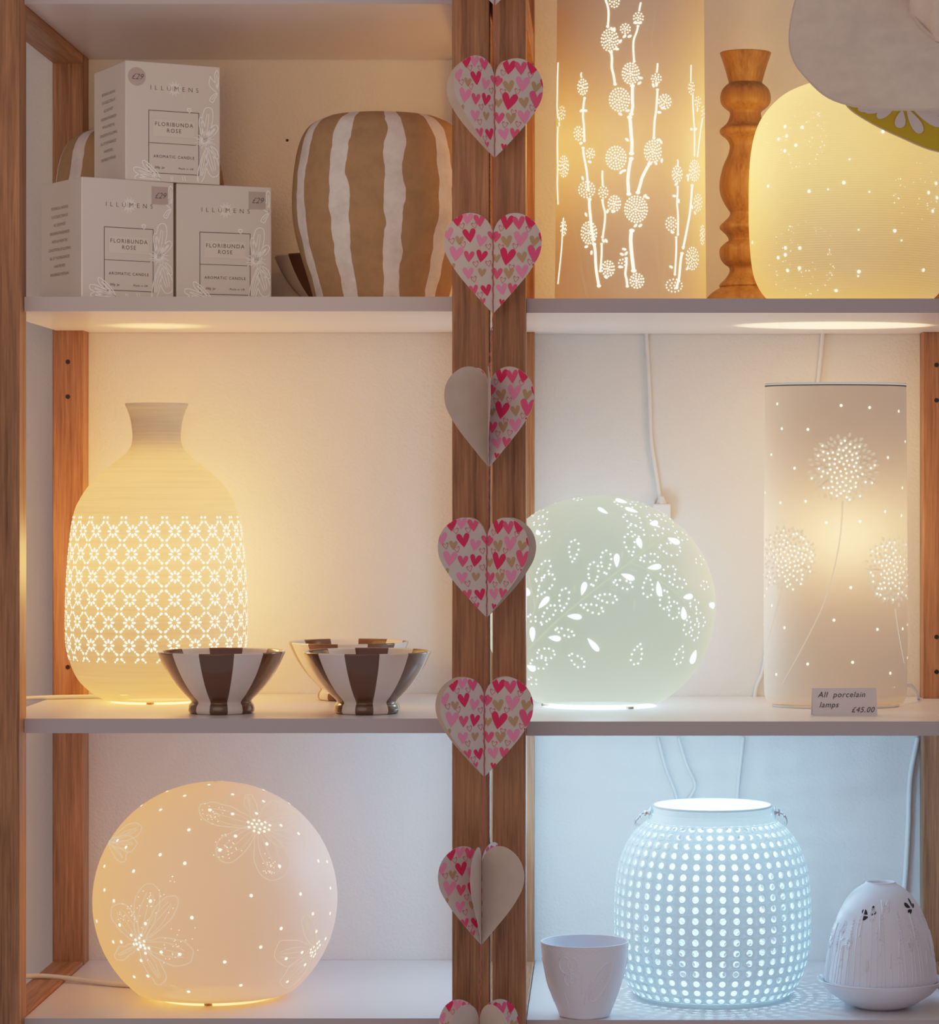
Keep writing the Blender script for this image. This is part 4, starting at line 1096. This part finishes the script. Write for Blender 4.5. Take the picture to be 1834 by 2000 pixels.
# ================================================================ CORDS
def cord(label, pts, r=.0022, mat='cord', name='power_cord', plug=None):
    P3 = [Vector((PX(x, Y), Y, PZ(y, Y))) for x, y, Y in pts]; b = P3[-1]
    mb = MB(); mb.tube([Vector(p) - b for p in smooth_pts([tuple(p) for p in P3], 8)], r, 8)
    if plug is None:
        return tag(obj(name, mb, mat, loc=b, smooth=True), label, 'cable')
    t = thing(name, label, 'cable', b); obj('flex', mb, mat, t, smooth=True)
    m = MB(); px0, py0, Y0 = plug; c = Vector((PX(px0, Y0), Y0, PZ(py0, Y0))) - b
    m.box(c.x - .010, c.x + .010, c.y - .007, c.y + .007, c.z - .012, c.z + .012); obj('plug', m, mat, t, bevel=.002)
    m = MB(); m.tube([c + Vector((0, 0, .011)), c + Vector((0, 0, .02))], [.006, .003], 10); obj('strain_relief', m, mat, t)
    return t
yw = YW - .004
cord('white flex hanging down the wall to a plug behind the leafy globe lamp', [(1262, 645, yw), (1268, 760, yw), (1272, 860, yw), (1284, 940, yw), (1290, 985, yw)], .0022, plug=(1292, 1005, YW - .010))
cord('white flex descending the wall directly behind the top of the dandelion lamp', [(1608, 640, yw), (1604, 690, yw), (1597, 760, yw), (1595, 850, yw)], .0024)
cord('white flex showing at the lower left side of the dandelion lamp', [(1500, 1250, yw), (1490, 1310, yw), (1478, 1340, yw), (1474, 1362, yw)], .0021)
cord('short white flex curling out at the lower right of the dandelion lamp', [(1745, 1345, .25), (1775, 1338, .28), (1788, 1350, .31), (1794, 1364, .33)], .0022)
cord('leftmost thin flex on the wall above the glowing lantern', [(1285, 1440, yw), (1300, 1500, yw), (1322, 1560, yw), (1330, 1640, yw)], .0018)
cord('thin flex bent like a hook on the wall above the lantern', [(1325, 1440, yw), (1340, 1490, yw), (1357, 1530, yw), (1352, 1550, yw), (1335, 1580, yw), (1330, 1660, yw - .004)], .0018)
cord('thin straight flex on the wall above the right side of the lantern opening', [(1452, 1440, yw), (1445, 1500, yw), (1440, 1560, yw), (1438, 1660, yw)], .0020)
cord('long white flex running down the wall beside the right back post, behind the domed holder', [(1793, 1440, yw), (1778, 1520, yw), (1774, 1620, yw), (1768, 1720, yw), (1764, 1760, yw)], .0030)
z_ = SLB + .003
def lay(pts, z, label, mat, r=.0026):
    P3 = [Vector((PX(x, Y), Y, z + dz_)) for x, Y, dz_ in pts]; b = P3[-1]
    mb = MB(); mb.tube([Vector(p) - b for p in smooth_pts([tuple(p) for p in P3], 8)], r, 8)
    tag(obj('power_cord', mb, mat, loc=b, smooth=True), label, 'cable')
lay([(-20, .20, .008), (40, .215, .006), (80, .23, .004), (140, .228, .0015), (220, .205, .0), (300, .19, .0), (345, .18, 0)], z_, 'cream flex of the flower globe lamp lying over the bottom rail', 'cord_warm', .0028)
lay([(-10, .24, .0), (40, .27, 0), (100, .29, .0), (170, .30, .0), (250, .30, .0)], SL3 + .0025, 'cream flex lying on the middle shelf behind the daisy vase lamp', 'cord_warm', .0022)

# ================================================================ LIGHT AND CAMERA
w = bpy.data.worlds.new('room'); scene.world = w; w.use_nodes = True
bg = w.node_tree.nodes['Background']; bg.inputs[0].default_value = (.89, .81, .87, 1); bg.inputs[1].default_value = .38
lamp_light('bottom_shelf_cool_fill', (-.09, .19, -.28), 1.1, (.40, .70, 1), .08)  # added cool fill without a source, blues the bottom left wall
warm_fill = lamp_light('front_warm_fill', (-.50, -1.0, .22), 5.0, (1, .70, .46), .35)  # added warm fill in front of the shelves, no actual fixture
sl = bpy.data.lights.new('upper_left_fill_spot', 'SPOT'); sl.energy = 11; sl.color = (1, .66, .36); sl.spot_size = radians(27); sl.spot_blend = .6; sl.shadow_soft_size = .12  # added fill spot, brightens the top left compartment
so = bpy.data.objects.new('upper_left_fill_spot', sl); COL.objects.link(so); so.location = (-.30, -1.3, .25)
so.rotation_euler = (Vector((-.37, .3, .34)) - Vector(so.location)).to_track_quat('-Z', 'Y').to_euler()
cam = bpy.data.cameras.new('camera'); co = bpy.data.objects.new('camera', cam); COL.objects.link(co)
co.location = (0, -DF, 0); co.rotation_euler = (pi / 2, 0, 0)
cam.sensor_fit = 'AUTO'; cam.sensor_width = 36; cam.lens = F / 2000 * 36
cam.shift_x = (917 - VX) / 2000; cam.shift_y = (VY - 1000) / 2000
cam.clip_start = .05
scene.camera = co
scene.view_settings.view_transform = 'Standard'
scene.view_settings.look = 'None'

# soft highlight shoulder, per channel, in scene-linear light
vs_ = scene.view_settings; vs_.use_curve_mapping = True
cm = vs_.curve_mapping; cm.white_level = (4, 4, 4); cm.use_clip = True
c_ = cm.curves[3]
pts_ = [(0, 0), (.04, .16), (.08, .315), (.12, .44), (.18, .585), (.25, .70), (.37, .82), (.5, .90), (.75, .97), (1, 1)]
c_.points[0].location = pts_[0]; c_.points[-1].location = pts_[-1]
for p_ in pts_[1:-1]: c_.points.new(*p_)
cm.update()
